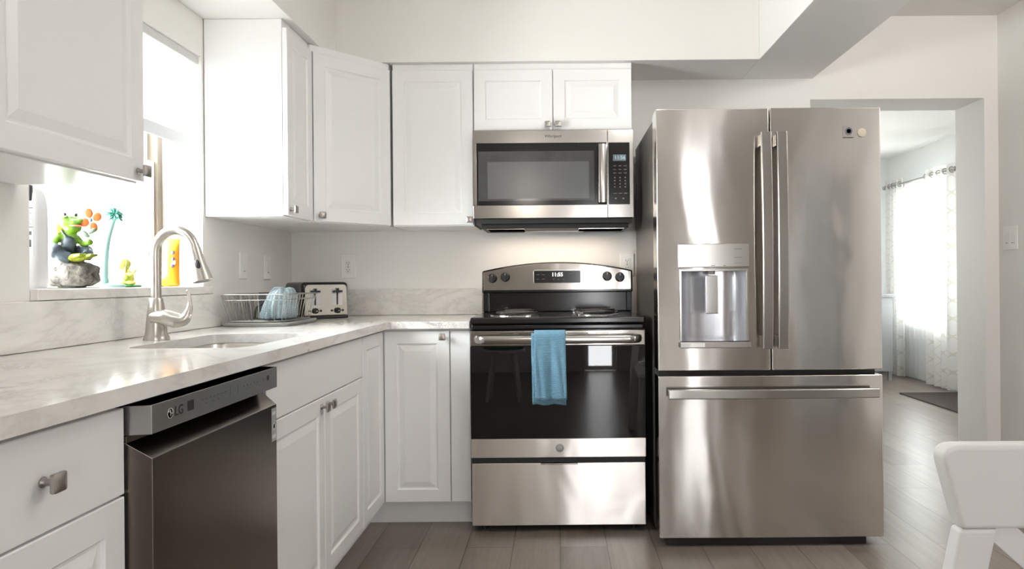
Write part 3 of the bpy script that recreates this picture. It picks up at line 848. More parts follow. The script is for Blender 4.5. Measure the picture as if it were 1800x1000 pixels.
bm = BM(); box(bm, 0.024, 0.575, 0.0009, 0.0015, 0.083, 0.318); mk('inner_screen', bm, SCREEN, gl, 0, smooth=False)
bm = BM(); box(bm, 0.068, 0.55, 0.0006, 0.0009, 0.092, 0.268); mk('perforated_screen', bm, pm('perforated_grey', (0.11, 0.11, 0.11), 0.2), gl, 0, smooth=False)
bm = BM()
rs = []
for i in range(15):
    u = i/14; z = 0.068+0.276*u; yy = -0.036-0.006*(1-(2*u-1)**2); yb = yy+0.011
    if i in (0, 14): pass
    rs.append([bm.verts.new(c) for c in ((0.594, yb, z), (0.594, yy+0.002, z), (0.598, yy, z), (0.629, yy, z), (0.633, yy+0.002, z), (0.633, yb, z))])
for a, b in zip(rs, rs[1:]):
    for k in range(6):
        j = (k+1) % 6; bm.faces.new((a[k], a[j], b[j], b[k]))
bm.faces.new(rs[0]); bm.faces.new(rs[-1])
box(bm, 0.602, 0.625, -0.031, 0.0012, 0.07, 0.09); box(bm, 0.602, 0.625, -0.031, 0.0012, 0.322, 0.342)
mk('handle', bm, STEEL_P, md, 0.001)
bm = text_bm('Whirlpool', 0.019, at(0.381, -0.0003, 0.388) @ RX90); mk('logo_text', bm, INK, md)
bm = BM(); box(bm, 0.640, W, 0.0, 0.035, 0.0, H); cc = mk('control_column', bm, STEEL_P, t, 0.0015)
bm = BM(); box(bm, 0.642, 0.744, -0.0012, 0.004, 0.0613, 0.3567); cb = mk('control_panel', bm, BLACK, cc, 0.004)
bm = BM(); box(bm, 0.664, 0.726, -0.0018, -0.0011, 0.268, 0.298); dsp = mk('display', bm, pm('lcd_grey', (0.16, 0.22, 0.24), 0.3), cb, 0, smooth=False)
bm = text_bm('11:56', 0.024, at(0.697, -0.002, 0.283) @ RX90); tag(mk('display_digits', bm, LED_B, dsp), 'pale blue lit digits')
bm = BM()
for r in range(3):
    for c in range(3): box(bm, 0.665+c*0.025, 0.679+c*0.025, -0.0016, -0.0011, 0.243-r*0.017, 0.246-r*0.017)
for r in range(4):
    for c in range(3): box(bm, 0.669+c*0.025, 0.675+c*0.025, -0.0016, -0.0011, 0.186-r*0.0148, 0.192-r*0.0148)
for c in range(3): box(bm, 0.665+c*0.025, 0.681+c*0.025, -0.0016, -0.0011, 0.112, 0.116)
for c in (0.672, 0.708): box(bm, c, c+0.008, -0.0016, -0.0011, 0.086, 0.093)
mk('key_marks', bm, pm('key_print', (0.22, 0.22, 0.22), 0.5), cb, 0, smooth=False)
bm = BM(); box(bm, 0.012, W-0.006, 0.012, 0.034, -0.024, -0.002)
for k in range(36): box(bm, 0.03+k*0.0195, 0.042+k*0.0195, 0.010, 0.012, -0.018, -0.008)
mk('vent_grille', bm, BLACKM, t, 0, smooth=False)
bm = BM(); box(bm, 0.03, W-0.02, 0.05, 0.36, -0.045, -0.022); un = mk('underside_panel', bm, BLACKM, t, 0.003)
for x0, x1 in ((0.06, 0.24), (0.50, 0.72)):
    bm = BM(); box(bm, x0, x1, 0.045, 0.20, -0.051, -0.045); mk('grease_filter', bm, STEEL_P, un, 0.002)

hl = bpy.data.lights.new('hood_lamp', 'AREA'); hl.shape = 'RECTANGLE'; hl.size = 0.60; hl.size_y = 0.14; hl.energy = 1.2; hl.color = (1.0, 0.80, 0.62)
ho = bpy.data.objects.new('hood_lamp', hl); COL.objects.link(ho); ho.parent = t; ho.location = (0.38, 0.20, -0.056)
bm = BM(); box(bm, 0.23, 0.53, 0.21, 0.27, -0.050, -0.0455); mk('lamp_lens', bm, WHITEP, un, 0.001)
# ------------------------------------------------------------------ refrigerator
FYF = YB-0.871
t = thing('refrigerator', 'tall stainless french-door refrigerator with water dispenser and bottom freezer', 'refrigerator', (0.403, FYF, 0))
W = 0.910
bm = BM(); box(bm, 0.004, W-0.004, 0.118, 0.80, 0.03, 1.762); mk('body', bm, FRIDGE_SIDE, t, 0.004)
bm = BM(); box(bm, 0.03, W-0.06, 0.03, 0.6, 0.001, 0.0295); mk('base_grille', bm, BLACKM, t, 0)
bm = BM()
for x in (0.02, W-0.08): box(bm, x, x+0.06, 0.06, 0.14, 1.7625, 1.783)
mk('hinge_cover', bm, BLACKM, t, 0.004)
bm = BM(); box(bm, 0.01, W-0.01, 0.05, 0.1175, 0.693, 0.7135); box(bm, 0.454, 0.462, 0.05, 0.1175, 0.72, 1.765); mk('gasket', bm, GASKET, t, 0)
ZF1, ZM = 1.778, 0.716
def curved_panel(bm, x0, x1, z0, z1, yb, bulge, xa, xb, hole=None, nx=28):
    """door slab whose front bows gently; bow is measured over xa..xb; optional rectangular hole"""
    def yf(x): u = (x-xa)/(xb-xa); return -bulge*(1-(2*u-1)**2)*1.0
    xs = [x0+(x1-x0)*i/nx for i in range(nx+1)]; zs = [z0, z1]
    if hole:
        xs = sorted(set([x for x in xs if min(abs(x-hole[0]), abs(x-hole[1])) > 0.004] + [hole[0], hole[1]])); zs = [z0, hole[2], hole[3], z1]
    fr = {(i, j): bm.verts.new((x, yf(x), z)) for i, x in enumerate(xs) for j, z in enumerate(zs)}
    bk = {(i, j): bm.verts.new((x, yb, z)) for i, x in enumerate(xs) for j, z in enumerate(zs)}
    nI, nJ = len(xs)-1, len(zs)-1
    def inh(i, j): return hole and xs[i] >= hole[0]-1e-6 and xs[i+1] <= hole[1]+1e-6 and j == 1
    for i in range(nI):
        for j in range(nJ):
            if not inh(i, j):
                bm.faces.new((fr[i, j], fr[i+1, j], fr[i+1, j+1], fr[i, j+1])); bm.faces.new((bk[i, j], bk[i, j+1], bk[i+1, j+1], bk[i+1, j]))
    for i in range(nI):
        bm.faces.new((fr[i, 0], bk[i, 0], bk[i+1, 0], fr[i+1, 0])); bm.faces.new((fr[i, nJ], fr[i+1, nJ], bk[i+1, nJ], bk[i, nJ]))
    for j in range(nJ):
        bm.faces.new((fr[0, j], fr[0, j+1], bk[0, j+1], bk[0, j])); bm.faces.new((fr[nI, j], bk[nI, j], bk[nI, j+1], fr[nI, j+1]))
    if hole:
        ia = [i for i, x in enumerate(xs) if abs(x-hole[0]) < 1e-6][0]; ib = [i for i, x in enumerate(xs) if abs(x-hole[1]) < 1e-6][0]
        for i in range(ia, ib):
            bm.faces.new((fr[i, 1], fr[i+1, 1], bk[i+1, 1], bk[i, 1])); bm.faces.new((fr[i, 2], bk[i, 2], bk[i+1, 2], fr[i+1, 2]))
        bm.faces.new((fr[ia, 1], bk[ia, 1], bk[ia, 2], fr[ia, 2])); bm.faces.new((fr[ib, 1], fr[ib, 2], bk[ib, 2], bk[ib, 1]))
SPL = 0.458
DISP = (0.094, 0.360, 0.832, 1.122)     # dispenser cavity x0,x1,z0,z1
bm = BM(); curved_panel(bm, 0.0, SPL-0.0025, ZM, ZF1, 0.112, 0.004, 0.0, W, DISP); ld = mk('left_door', bm, STEEL, t, 0.004, seg=3)
bm = BM(); curved_panel(bm, SPL+0.0025, W, ZM, ZF1, 0.112, 0.004, 0.0, W); rd = mk('right_door', bm, STEEL, t, 0.004, seg=3)
bm = BM(); curved_panel(bm, 0.0, W, 0.038, 0.695, 0.112, 0.004, 0.0, W); fd = mk('freezer_drawer', bm, STEEL, t, 0.004, seg=3)
def bar_handle(x, z0, z1, parent):
    bm = BM(); rs = []
    n = 20
    for i in range(n+1):
        u = i/n; z = z0+(z1-z0)*u
        yy = -0.060-0.012*(1-(2*u-1)**2); yb = yy+0.016
        rs.append([bm.verts.new(c) for c in ((x-0.021, yb, z), (x-0.021, yy+0.003, z), (x-0.018, yy, z), (x+0.018, yy, z), (x+0.021, yy+0.003, z), (x+0.021, yb, z))])
    for a, b in zip(rs, rs[1:]):
        for k in range(6):
            j = (k+1) % 6; bm.faces.new((a[k], a[j], b[j], b[k]))
    bm.faces.new(rs[0]); bm.faces.new(rs[-1])
    for zz in (z0+0.004, z1-0.05): box(bm, x-0.014, x+0.014, -0.046, -0.004, zz, zz+0.046)
    return mk('handle', bm, STEEL_P, parent, 0.0015)
bar_handle(SPL-0.028, 0.808, 1.672, ld)
bar_handle(SPL+0.034, 0.808, 1.672, rd)
bm = BM(); rs = []
for i in range(29):
    u = i/28; x = 0.035+0.84*u; yy = -0.052-0.010*(1-(2*u-1)**2); yb = yy+0.016; z = 0.628
    rs.append([bm.verts.new(c) for c in ((x, yb, z-0.019), (x, yy+0.003, z-0.019), (x, yy, z-0.016), (x, yy, z+0.016), (x, yy+0.003, z+0.019), (x, yb, z+0.019))])
for a, b in zip(rs, rs[1:]):
    for k in range(6):
        j = (k+1) % 6; bm.faces.new((a[k], a[j], b[j], b[k]))
bm.faces.new(rs[0]); bm.faces.new(rs[-1])
for xx in (0.04, 0.83): box(bm, xx, xx+0.04, -0.042, -0.001, 0.618, 0.640)
mk('handle', bm, STEEL_P, fd, 0.0015)
# dispenser
DS = bpy.data.objects.new('water_dispenser', None)
COL.objects.link(DS); DS.parent = t
bm = BM()
x0, x1, z0, z1 = DISP
# cavity liner with a curved back
nb = 14; fr, bk = [], []
ybk = lambda u: 0.012 + 0.07*(1-(2*u-1)**4)
for j, z in enumerate((z0+0.0005, z1-0.0005)):
    row = [bm.verts.new((x0+0.0005+(x1-x0-0.001)*i/nb, ybk(i/nb)-0.012 if i in (0, nb) else ybk(i/nb), z)) for i in range(nb+1)]
    bk.append(row)
for i in range(nb): bm.faces.new((bk[0][i], bk[0][i+1], bk[1][i+1], bk[1][i]))
bm.faces.new(bk[0]); bm.faces.new(bk[1][::-1])
LINER = pm('dispenser_liner', (0.60, 0.60, 0.63), 0.25, 0.85)
mk('cavity', bm, LINER, DS, 0)
bm = BM(); frame(bm, x0-0.006, x1+0.006, z0-0.006, z1+0.006, -0.0105, -0.002, 0.0085); mk('surround', bm, STEEL_P, DS, 0.0015)
bm = BM(); box(bm, x0-0.010, x1+0.010, -0.0135, -0.004, z1+0.012, z1+0.108); cpn = mk('touch_panel', bm, STEEL_P, DS, 0.003)
bm = BM()
for xx in (x0+0.018, x1-0.05):
    for zz in (0.03, 0.053, 0.087): box(bm, xx, xx+0.03, -0.0139, -0.0134, z1+zz-0.0012, z1+zz)
box(bm, 0.215, 0.232, -0.0139, -0.0134, z1+0.019, z1+0.021); box(bm, 0.265, 0.273, -0.0139, -0.0134, z1+0.019, z1+0.021)
mk('panel_marks', bm, INK_G, cpn, 0, smooth=False)
bm = BM(); box(bm, 0.196, 0.246, 0.0, 0.012, z1-0.175, z1-0.02, Matrix.Rotation(0.0, 4, 'X')); mk('paddle', bm, CHROME, DS, 0.003)
bm = BM(); lathe(bm, [(0, 0), (0.012, 0), (0.014, 0.02), (0, 0.02)], 16, at(0.224, 0.012, z1-0.016)); mk('spout', bm, GREYP, DS)
bm = BM(); box(bm, x0-0.008, x1+0.012, -0.032, 0.004, z0-0.022, z0+0.004); tr = mk('drip_tray', bm, STEEL_P, DS, 0.003)
bm = BM(); box(bm, x0+0.03, x0+0.09, -0.0325, -0.0318, z0-0.017, z0-0.001); mk('tray_label', bm, WHITEP, tr, 0, smooth=False)
bm = BM(); box(bm, 0.756, 0.798, -0.0085, 0.004, 1.655, 1.702); bdg = tag(mk('logo_badge', bm, STEEL_DP, rd, 0.001), 'square grey maker badge')
bm = BM(); lathe(bm, [(0.015, 0), (0.015, 0.0008), (0.009, 0.0008), (0.009, 0)], 28, at(0.777, -0.0085, 1.68) @ RX90); mk('badge_ring', bm, INK_G, bdg)
bm = BM(); lathe(bm, [(0, -0.006), (0.0175, -0.006), (0.0175, 0.0025), (0.016, 0.0032), (0, 0.0032)], 32, at(0.832, -0.0030, 1.675) @ RX90); tag(mk('round_sticker', bm, COPPER, rd), 'round beige sticker')

# ------------------------------------------------------------------ switches and outlets
def plate(label, cat, loc, rz, kind, w=0.072, h=0.117, group=None):
    t = thing('light_switch' if kind == 'switch' else 'wall_outlet', label, cat, loc, rz, group)
    bm = BM(); box(bm, -w/2, w/2, -0.006, 0, -h/2, h/2); pl = mk('cover_plate', bm, WHITEP, t, 0.0025)
    if kind == 'switch':
        n = 1 if w < 0.1 else 2
        for k in range(n):
            cx = (k-(n-1)/2)*0.046
            bm = BM(); box(bm, cx-0.0165, cx+0.0165, -0.0085, -0.0055, -0.034, 0.034); mk('rocker', bm, TRIM, t, 0.0015)
            bm = BM(); box(bm, cx-0.010, cx+0.010, -0.0089, -0.0084, -0.026, -0.0235); mk('indicator_slot', bm, INK_G, t, 0, smooth=False)
    else:
        bm = BM(); box(bm, -0.0165, 0.0165, -0.008, -0.0055, -0.034, 0.034); f = mk('receptacle', bm, TRIM, t, 0.0015)
        bm = BM()
        for s in (-1, 1):
            zc = s*0.019
            box(bm, -0.0075, -0.0055, -0.0084, -0.0079, zc-0.001, zc+0.007); box(bm, 0.0045, 0.0065, -0.0084, -0.0079, zc, zc+0.007)
            lathe(bm, [(0, 0), (0.0024, 0), (0.0024, 0.0005), (0, 0.0005)], 10, at(0, -0.0079, zc-0.006) @ RX90)
        box(bm, -0.004, 0.004, -0.0084, -0.0079, -0.003, -0.001); box(bm, -0.004, 0.004, -0.0084, -0.0079, 0.002, 0.004)
        mk('slots', bm, INK, f, 0, smooth=False)
    return t
plate('white rocker switch on the left wall nearest the window', 'light switch', (XW, 3.16, 1.165), pi/2, 'switch')
plate('white rocker switch on the left wall nearest the corner', 'light switch', (XW, 3.42, 1.162), pi/2, 'switch')
plate('white outlet on the back wall above the toaster', 'outlet', (-1.105, YB, 1.168), 0, 'outlet', 0.078, 0.122)
plate('white outlet half hidden between the range and refrigerator', 'outlet', (0.366, YB, 1.168), 0, 'outlet')
plate('double white switch plate on right wall by the open doorway', 'light switch', (XR, 3.645, 1.285), -pi/2, 'switch', 0.116, 0.122)

# ------------------------------------------------------------------ blind
t = thing('roller_blind', 'white roller blind half lowered over the sink window', 'blind', (XW-0.022, (WY0+WY1)/2, 1.615))
hw = (WY1-WY0)/2-0.004
bm = BM(); box(bm, -0.006, 0.014, -hw, hw, 0.335, 0.3695); mk('headrail', bm, pm('headrail_grey', (0.62, 0.62, 0.60), 0.5), t, 0.003)
bm = BM(); box(bm, -0.0008, 0.0008, -hw+0.004, hw-0.004, 0.045, 0.336); mk('fabric', bm, BLINDM, t, 0, smooth=False)
bm = BM(); box(bm, -0.003, 0.003, -hw+0.004, hw-0.004, 0.0, 0.046); mk('hem_bar', bm, pm('hem_bar_white', (0.80, 0.81, 0.84), 0.5), t, 0.001)
bm = BM(); tube(bm, [(-0.008, 0.01-0.0, 0.02), (-0.009, 0.008, -0.25), (-0.008, 0.01, -0.47)], 0.0012, 6); cd = mk('pull_cord', bm, pm('cord_beige', (0.5, 0.45, 0.36), 0.7), t)
bm = BM(); lathe(bm, [(0, 0), (0.005, 0.002), (0.004, 0.018), (0.0015, 0.024), (0, 0.024)], 12, at(-0.008, 0.01, -0.492)); mk('cord_pull', bm, YELF, cd)

# ------------------------------------------------------------------ toaster
ta = radians(38)
t = thing('toaster', 'black and stainless toaster in the counter corner behind the dish rack', 'toaster', (-1.203, 3.532, ZC+0.0012), ta)
W2, D2, H2 = 0.114, 0.134, 0.176
bm = BM(); box(bm, -W2, W2, -D2+0.008, D2, 0.012, H2); bd = mk('body', bm, BLACK, t, 0.018, seg=4)
bm = BM(); box(bm, -W2+0.004, W2-0.004, -D2+0.002, D2-0.004, 0.0, 0.014); mk('base', bm, BLACKM, t, 0.003)
bm = BM(); pr = rounded([(-W2+0.010, 0.016), (W2-0.008, 0.016), (W2-0.012, H2-0.012), (-W2+0.014, H2-0.012)], [0.006, 0.006, 0.02, 0.02])
yz_prism(bm, pr, -D2, -D2+0.012); fpn = mk('front_panel', bm, steel('toaster_steel', (0.56, 0.53, 0.48), 0.16, 0.004, 9, zsq=0.2), t, 0.002)
for s in (-1, 1):
    bm = BM(); box(bm, s*0.054-0.026, s*0.054+0.026, -D2-0.0006, -D2+0.001, 0.062, 0.142); mk('lever_recess', bm, STEEL_DP, fpn, 0.0005)
    bm = BM(); box(bm, s*0.054-0.004, s*0.054+0.004, -D2-0.0011, -D2, 0.066, 0.138); mk('lever_slot', bm, BLACKM, fpn, 0, smooth=False)
    bm = BM(); box(bm, s*0.054-0.021, s*0.054+0.021, -D2-0.018, -D2-0.001, 0.126, 0.136); box(bm, s*0.054-0.004, s*0.054+0.004, -D2-0.016, -D2-0.001, 0.134, 0.146); mk('lever', bm, BLACKM, fpn, 0.002)
    bm = BM(); lathe(bm, [(0, 0), (0.0145, 0), (0.0135, 0.012), (0.011, 0.014), (0, 0.014)], 24, at(s*0.054, -D2, 0.038) @ RX90); kb = mk('browning_dial', bm, BLACKM, fpn)
    bm = BM(); box(bm, s*0.054+0.001, s*0.054+0.007, -D2-0.0145, -D2-0.014, 0.036, 0.039); mk('dial_mark', bm, INK_W, kb, 0, smooth=False)
    for q in (-1, 1):
        bm = BM(); lathe(bm, [(0, 0), (0.0055, 0), (0.005, 0.004), (0, 0.005)], 14, at(s*0.054+q*0.027, -D2, 0.038) @ RX90); mk('push_button', bm, BLACKM, fpn)
    for q in (-0.028, 0.028):
        bm = BM(); box(bm, s*0.054+q*0.75-0.012, s*0.054+q*0.75+0.012, -D2+0.03, D2-0.02, H2-0.0005, H2+0.0006); mk('bread_slot', bm, BLACKM, bd, 0, smooth=False)

# ------------------------------------------------------------------ dish rack
RX0, RX1, RY0_, RY1_ = -1.362, -1.082, 2.838, 3.20
t = thing('dish_rack', 'grey wire dish rack on a grey plastic tray beside the sink', 'dish rack', ((RX0+RX1)/2, (RY0_+RY1_)/2, ZC+0.0008))
hx, hy = (RX1-RX0)/2, (RY1_-RY0_)/2
bm = BM()
def ringp(hx, hy, r, z): return [bm.verts.new(p) for p in rr(hx, hy, r, z, 5)]
rs = [ringp(hx-0.008, hy-0.008, 0.03, 0), ringp(hx, hy, 0.035, 0.010), ringp(hx, hy, 0.035, 0.016), ringp(hx-0.006, hy-0.006, 0.03, 0.016), ringp(hx-0.014, hy-0.014, 0.025, 0.007)]
bm.faces.new(rs[0]); bm.faces.new(rs[-1])
for a, b in zip(rs, rs[1:]):
    for i in range(len(a)):
        j = (i+1) % len(a); bm.faces.new((a[i], a[j], b[j], b[i]))
mk('drip_tray', bm, pm('tray_grey', (0.27, 0.275, 0.265), 0.35), t)
bm = BM()
bx0, by0, zt, zb = hx-0.025, hy-0.03, 0.128, 0.020
tx, ty = hx-0.004, hy-0.006
def loop(hx, hy, z, r): tube(bm, [Vector((x, y, z)) for x, y, _ in rr(hx, hy, 0.025, 0, 4)], r, 6, closed=True)
loop(tx, ty, zt, 0.0028); loop(tx-0.003, ty-0.003, zt-0.022, 0.0018); loop(bx0, by0, zb, 0.0022)
mk('basket_rim', bm, WIRE, t)
bm = BM()
n = 8
for i in range(n):
    u = -1+2*i/(n-1)
    for s in (-1, 1):
        tube(bm, [(u*tx*0.9, s*ty, zt-0.001), (u*bx0*0.9, s*by0, zb), ], 0.0016, 5)
n = 11
for i in range(n):
    u = -1+2*i/(n-1)
    tube(bm, [(-tx, u*ty*0.93, zt-0.001), (-bx0, u*by0*0.93, zb), (bx0, u*by0*0.93, zb), (tx, u*ty*0.93, zt-0.001)], 0.0016, 5)
mk('basket_wires', bm, WIRE, t)
bm = BM()
for i in range(6):
    y = -by0+0.018+i*0.024
    tube(bm, spline([(-0.10, y, zb), (-0.095, y-0.006, 0.09), (-0.085, y-0.008, 0.098), (-0.075, y-0.006, 0.09), (-0.07, y, zb)], 4), 0.0016, 5)
mk('plate_prongs', bm, WIRE, t)
# cloth in the rack
c = thing('dish_cloth', 'pale blue cloth bunched over the right side of dish rack', 'cloth', (-1.176, 2.985, ZC+0.0245))
bm = BM()
prof = [(0.90, 0.0), (1.0, 0.008), (0.98, 0.03), (0.90, 0.06), (0.80, 0.09), (0.70, 0.112), (0.56, 0.124), (0.34, 0.128), (0.0, 0.126)]
rings = []
n = 110
for r, z in prof:
    if r == 0: rings.append([bm.verts.new((0.012, 0.02, z))]); continue
    ring_ = []
    for k in range(n):
        a = 2*pi*k/n
        f = 1 + (0.095*sin(19*a+z*34)+0.05*sin(7*a+1-z*30))*(1.15-z/0.16) + 0.02*sin(23*a+z*60)
        ring_.append(bm.verts.new((r*0.062*f*cos(a)+0.10*z, r*0.125*f*sin(a)+0.18*z, z + (0.006*sin(5*a+2)+0.004*sin(9*a) if z > 0.1 else 0))))
    rings.append(ring_)
for a, b in zip(rings, rings[1:]):
    for k in range(n):
        j = (k+1) % n
        if len(b) == 1: bm.faces.new((a[k], a[j], b[0]))
        else: bm.faces.new((a[k], a[j], b[j], b[k]))
bm.faces.new(rings[0][::-1])
mk('cloth_body', bm, RAG, c, 0, sub=1)
c2 = thing('glass_bowl', 'clear glass bowl upside down inside the dish rack', 'bowl', (-1.280, 3.07, ZC+0.0245))
bm = BM(); lathe(bm, [(0.036, 0.0), (0.034, 0.03), (0.027, 0.05), (0.012, 0.058), (0, 0.059)], 28); 
bm.faces.ensure_lookup_table()
mk('bowl', bm, CLEAR, c2)
c3 = thing('utensil_holder', 'dark grey plastic utensil holder at the back of dish rack', 'utensil holder', (-1.262, 3.138, ZC+0.0245))
bm = BM()
for a in ((-0.05, 0.05, -0.03, -0.027), (-0.05, 0.05, 0.027, 0.03), (-0.05, -0.047, -0.027, 0.027), (0.047, 0.05, -0.027, 0.027)): box(bm, *a, 0.0, 0.11)
box(bm, -0.047, 0.047, -0.027, 0.027, 0, 0.004)
mk('cup', bm, DGREYP, c3, 0)

# ------------------------------------------------------------------ things on the window sill
zs_ = SZT+0.0008
t = thing('spray_bottle', 'tall white plastic bottle with printed label at left end of sill', 'bottle', (-1.472, 1.970, zs_))
bm = BM()
rs = []
for f, z in ((0.92, 0), (1, 0.006), (1, 0.2), (0.98, 0.235), (0.88, 0.262), (0.62, 0.283), (0.3, 0.292)):
    rs.append([bm.verts.new(p) for p in rr(0.042*f, 0.027*f, 0.012*f, z, 4)])
bm.faces.new(rs[0]); bm.faces.new(rs[-1])
for a, b in zip(rs, rs[1:]):
    for i in range(len(a)):
        j = (i+1) % len(a); bm.faces.new((a[i], a[j], b[j], b[i]))
bb = mk('bottle_body', bm, pm('bottle_white', (0.70, 0.70, 0.72), 0.3), t)
bm = BM(); lathe(bm, [(0, 0.291), (0.014, 0.291), (0.014, 0.31), (0, 0.31)], 16); mk('cap', bm, WHITEP, t)
Mb = Matrix.Rotation(0.0, 4, 'Z')
bm = BM(); box(bm, -0.02, 0.034, -0.0280, -0.0268, 0.09, 0.225); lb = mk('label', bm, WHITEP, bb, 0, smooth=False)
bm = BM(); box(bm, -0.022, 0.010, -0.0512, -0.0507, 0.245, 0.285) if False else None
for z in (0.221, 0.168): box(bm, -0.02, 0.034, -0.0283, -0.0279, z, z+0.0025)
for k in range(8): box(bm, -0.02, 0.031-(k % 3)*0.004, -0.0282, -0.0279, 0.177+k*0.005, 0.1785+k*0.005)
box(bm, 0.02, 0.031, -0.0282, -0.0279, 0.148, 0.158); box(bm, 0.022, 0.030, -0.0282, -0.0279, 0.115, 0.135)
mk('label_print', bm, INK_G, lb, 0, smooth=False)
bm = BM(); box(bm, -0.02, 0.030, -0.031, -0.02, 0.242, 0.285); mk('black_tab', bm, BLACKM, bb, 0.002)

# frog on a rock
t = thing('frog_figurine', 'green frog figurine in dark overalls on a rock, holding orange flower', 'figurine', (-1.478, 2.162, zs_))
t.scale = (1.04, 1.04, 1.17)
bm = BM()
bmesh.ops.create_icosphere(bm, subdivisions=4, radius=1.0)
for v in bm.verts:
    d = v.co.normalized(); 
    k = 1 + 0.05*sin(7*d.x+1)+0.05*sin(6*d.y+2*d.z)+0.04*sin(11*d.z+5*d.x)+0.025*sin(19*d.x+13*d.y)
    x, y, z = d*k
    p = 0.65
    z = math.copysign(abs(z)**p, z); x = math.copysign(abs(x)**0.8, x); y = math.copysign(abs(y)**0.8, y)
    v.co = (x*0.064, y*0.05, 0.036+z*0.036)
for v in bm.verts:
    if v.co.z < 0.001: v.co.z = 0.0
mk('rock', bm, ROCK, t, 0)
zr = 0.072
bm = BM()   # skin: head, arms, hands, feet - one surface
ell(bm, (-0.012, 0, zr+0.094), (0.026, 0.026, 0.020)); ell(bm, (0.006, 0, zr+0.097), (0.026, 0.022, 0.012)); ell(bm, (0.000, -0.002, zr+0.082), (0.024, 0.022, 0.012))
ell(bm, (0.022, 0, zr+0.103), (0.017, 0.017, 0.007)); ell(bm, (-0.018, -0.013, zr+0.114), (0.012, 0.010, 0.011)); ell(bm, (-0.004, 0.012, zr+0.116), (0.011, 0.010, 0.011))
ell(bm, (-0.014, 0, zr+0.058), (0.024, 0.022, 0.032))
tube(bm, spline([(-0.024, -0.018, zr+0.066), (-0.034, -0.03, zr+0.045), (-0.02, -0.04, zr+0.03), (0.0, -0.043, zr+0.018)], 5), [0.010]*6+[0.0085]*6+[0.0075]*4, 10)
tube(bm, spline([(0.0, 0.014, zr+0.064), (0.018, 0.014, zr+0.044), (0.036, 0.004, zr+0.045), (0.050, -0.006, zr+0.046)], 5), 0.0078, 10)
ell(bm, (0.053, -0.008, zr+0.047), (0.011, 0.010, 0.009))
for k in range(4): tube(bm, [(0.0, -0.043, zr+0.018), (0.008+k*0.002, -0.05+k*0.004, zr+0.006)], [0.005, 0.0035], 8)
mk('skin', bm, FROG, t, 0, remesh=0.0028)
bm = BM()
for (x, y, a) in ((0.020, -0.038, 0.2), (0.042, -0.022, 0.5)):
    ell(bm, (x, y, zr+0.006), (0.030, 0.014, 0.009), Matrix.Rotation(a, 4, 'Z') @ Matrix.Rotation(-0.25, 4, 'Y'))
    for k in range(3):
        tube(bm, [(x+0.014, y+(k-1)*0.007, zr+0.008), (x+0.036, y+(k-1)*0.012, zr+0.014)], [0.005, 0.0045], 8)
mk('feet', bm, FROGY, t, 0, remesh=0.0025)
bm = BM()
ell(bm, (-0.024, 0.0, zr+0.020), (0.030, 0.034, 0.024)); ell(bm, (-0.006, -0.010, zr+0.042), (0.021, 0.016, 0.026), Matrix.Rotation(-0.25, 4, 'Y')); tube(bm, [(-0.004, -0.02, zr+0.06), (-0.02, -0.022, zr+0.078)], 0.004, 8); 
tube(bm, spline([(-0.035, -0.02, zr+0.02), (-0.022, -0.045, zr+0.024), (0.0, -0.045, zr+0.010), (0.018, -0.036, zr+0.006)], 5), [0.02]*8+[0.015]*8, 12)
tube(bm, spline([(-0.01, 0.02, zr+0.02), (0.02, 0.02, zr+0.024), (0.045, -0.002, zr+0.016), (0.052, -0.016, zr+0.012)], 5), [0.019]*8+[0.015]*8, 12)
mk('overalls', bm, DENIM, t, 0, remesh=0.003)
bm = BM(); ell(bm, (-0.030, -0.006, zr+0.082), (0.020, 0.020, 0.019)); mk('lit_head_back', bm, FROGY, t)  # yellow ball: light on the back of the head, put in as colour
bm = BM(); ell(bm, (0.012, -0.004, zr+0.090), (0.020, 0.019, 0.0035)); mk('mouth', bm, MOUTH, t)
for (x, y) in ((-0.014, -0.016), (0.002, 0.008)):
    bm = BM(); ell(bm, (x, y, zr+0.118), (0.0085, 0.0085, 0.009)); ey = mk('eye', bm, EYEW, t)
    bm = BM(); ell(bm, (x+0.005, y-0.0055, zr+0.119), (0.0035, 0.0035, 0.004)); mk('pupil', bm, INK, ey)
fl = Vector((0.058, -0.004, zr+0.104))
bm = BM(); tube(bm, [(0.053, -0.012, zr+0.018), (0.054, -0.010, zr+0.06), tuple(fl)], 0.0012, 8); fs = mk('flower_stem', bm, LEAFD, t)
for a in [radians(q) for q in (110, 25, -68, 197)]:
    d = Vector((cos(a), 0, sin(a)))
    bm = BM(); ell(bm, fl + d*0.0195 + Vector((0, -0.002, 0)), (0.0135, 0.003, 0.0115), Matrix.Rotation(-a, 4, 'Y')); mk('petal', bm, PETAL, fs)
bm = BM(); ell(bm, fl+Vector((0, -0.005, 0)), (0.006, 0.004, 0.006)); mk('flower_centre', bm, BLUEG, fs)
for (p, a) in (((0.044, -0.010, zr+0.068), 0.7), ((0.062, -0.008, zr+0.076), -0.5)):
    bm = BM(); ell(bm, p, (0.013, 0.002, 0.0065), Matrix.Rotation(a, 4, 'Y')); mk('leaf', bm, LEAFD, fs)

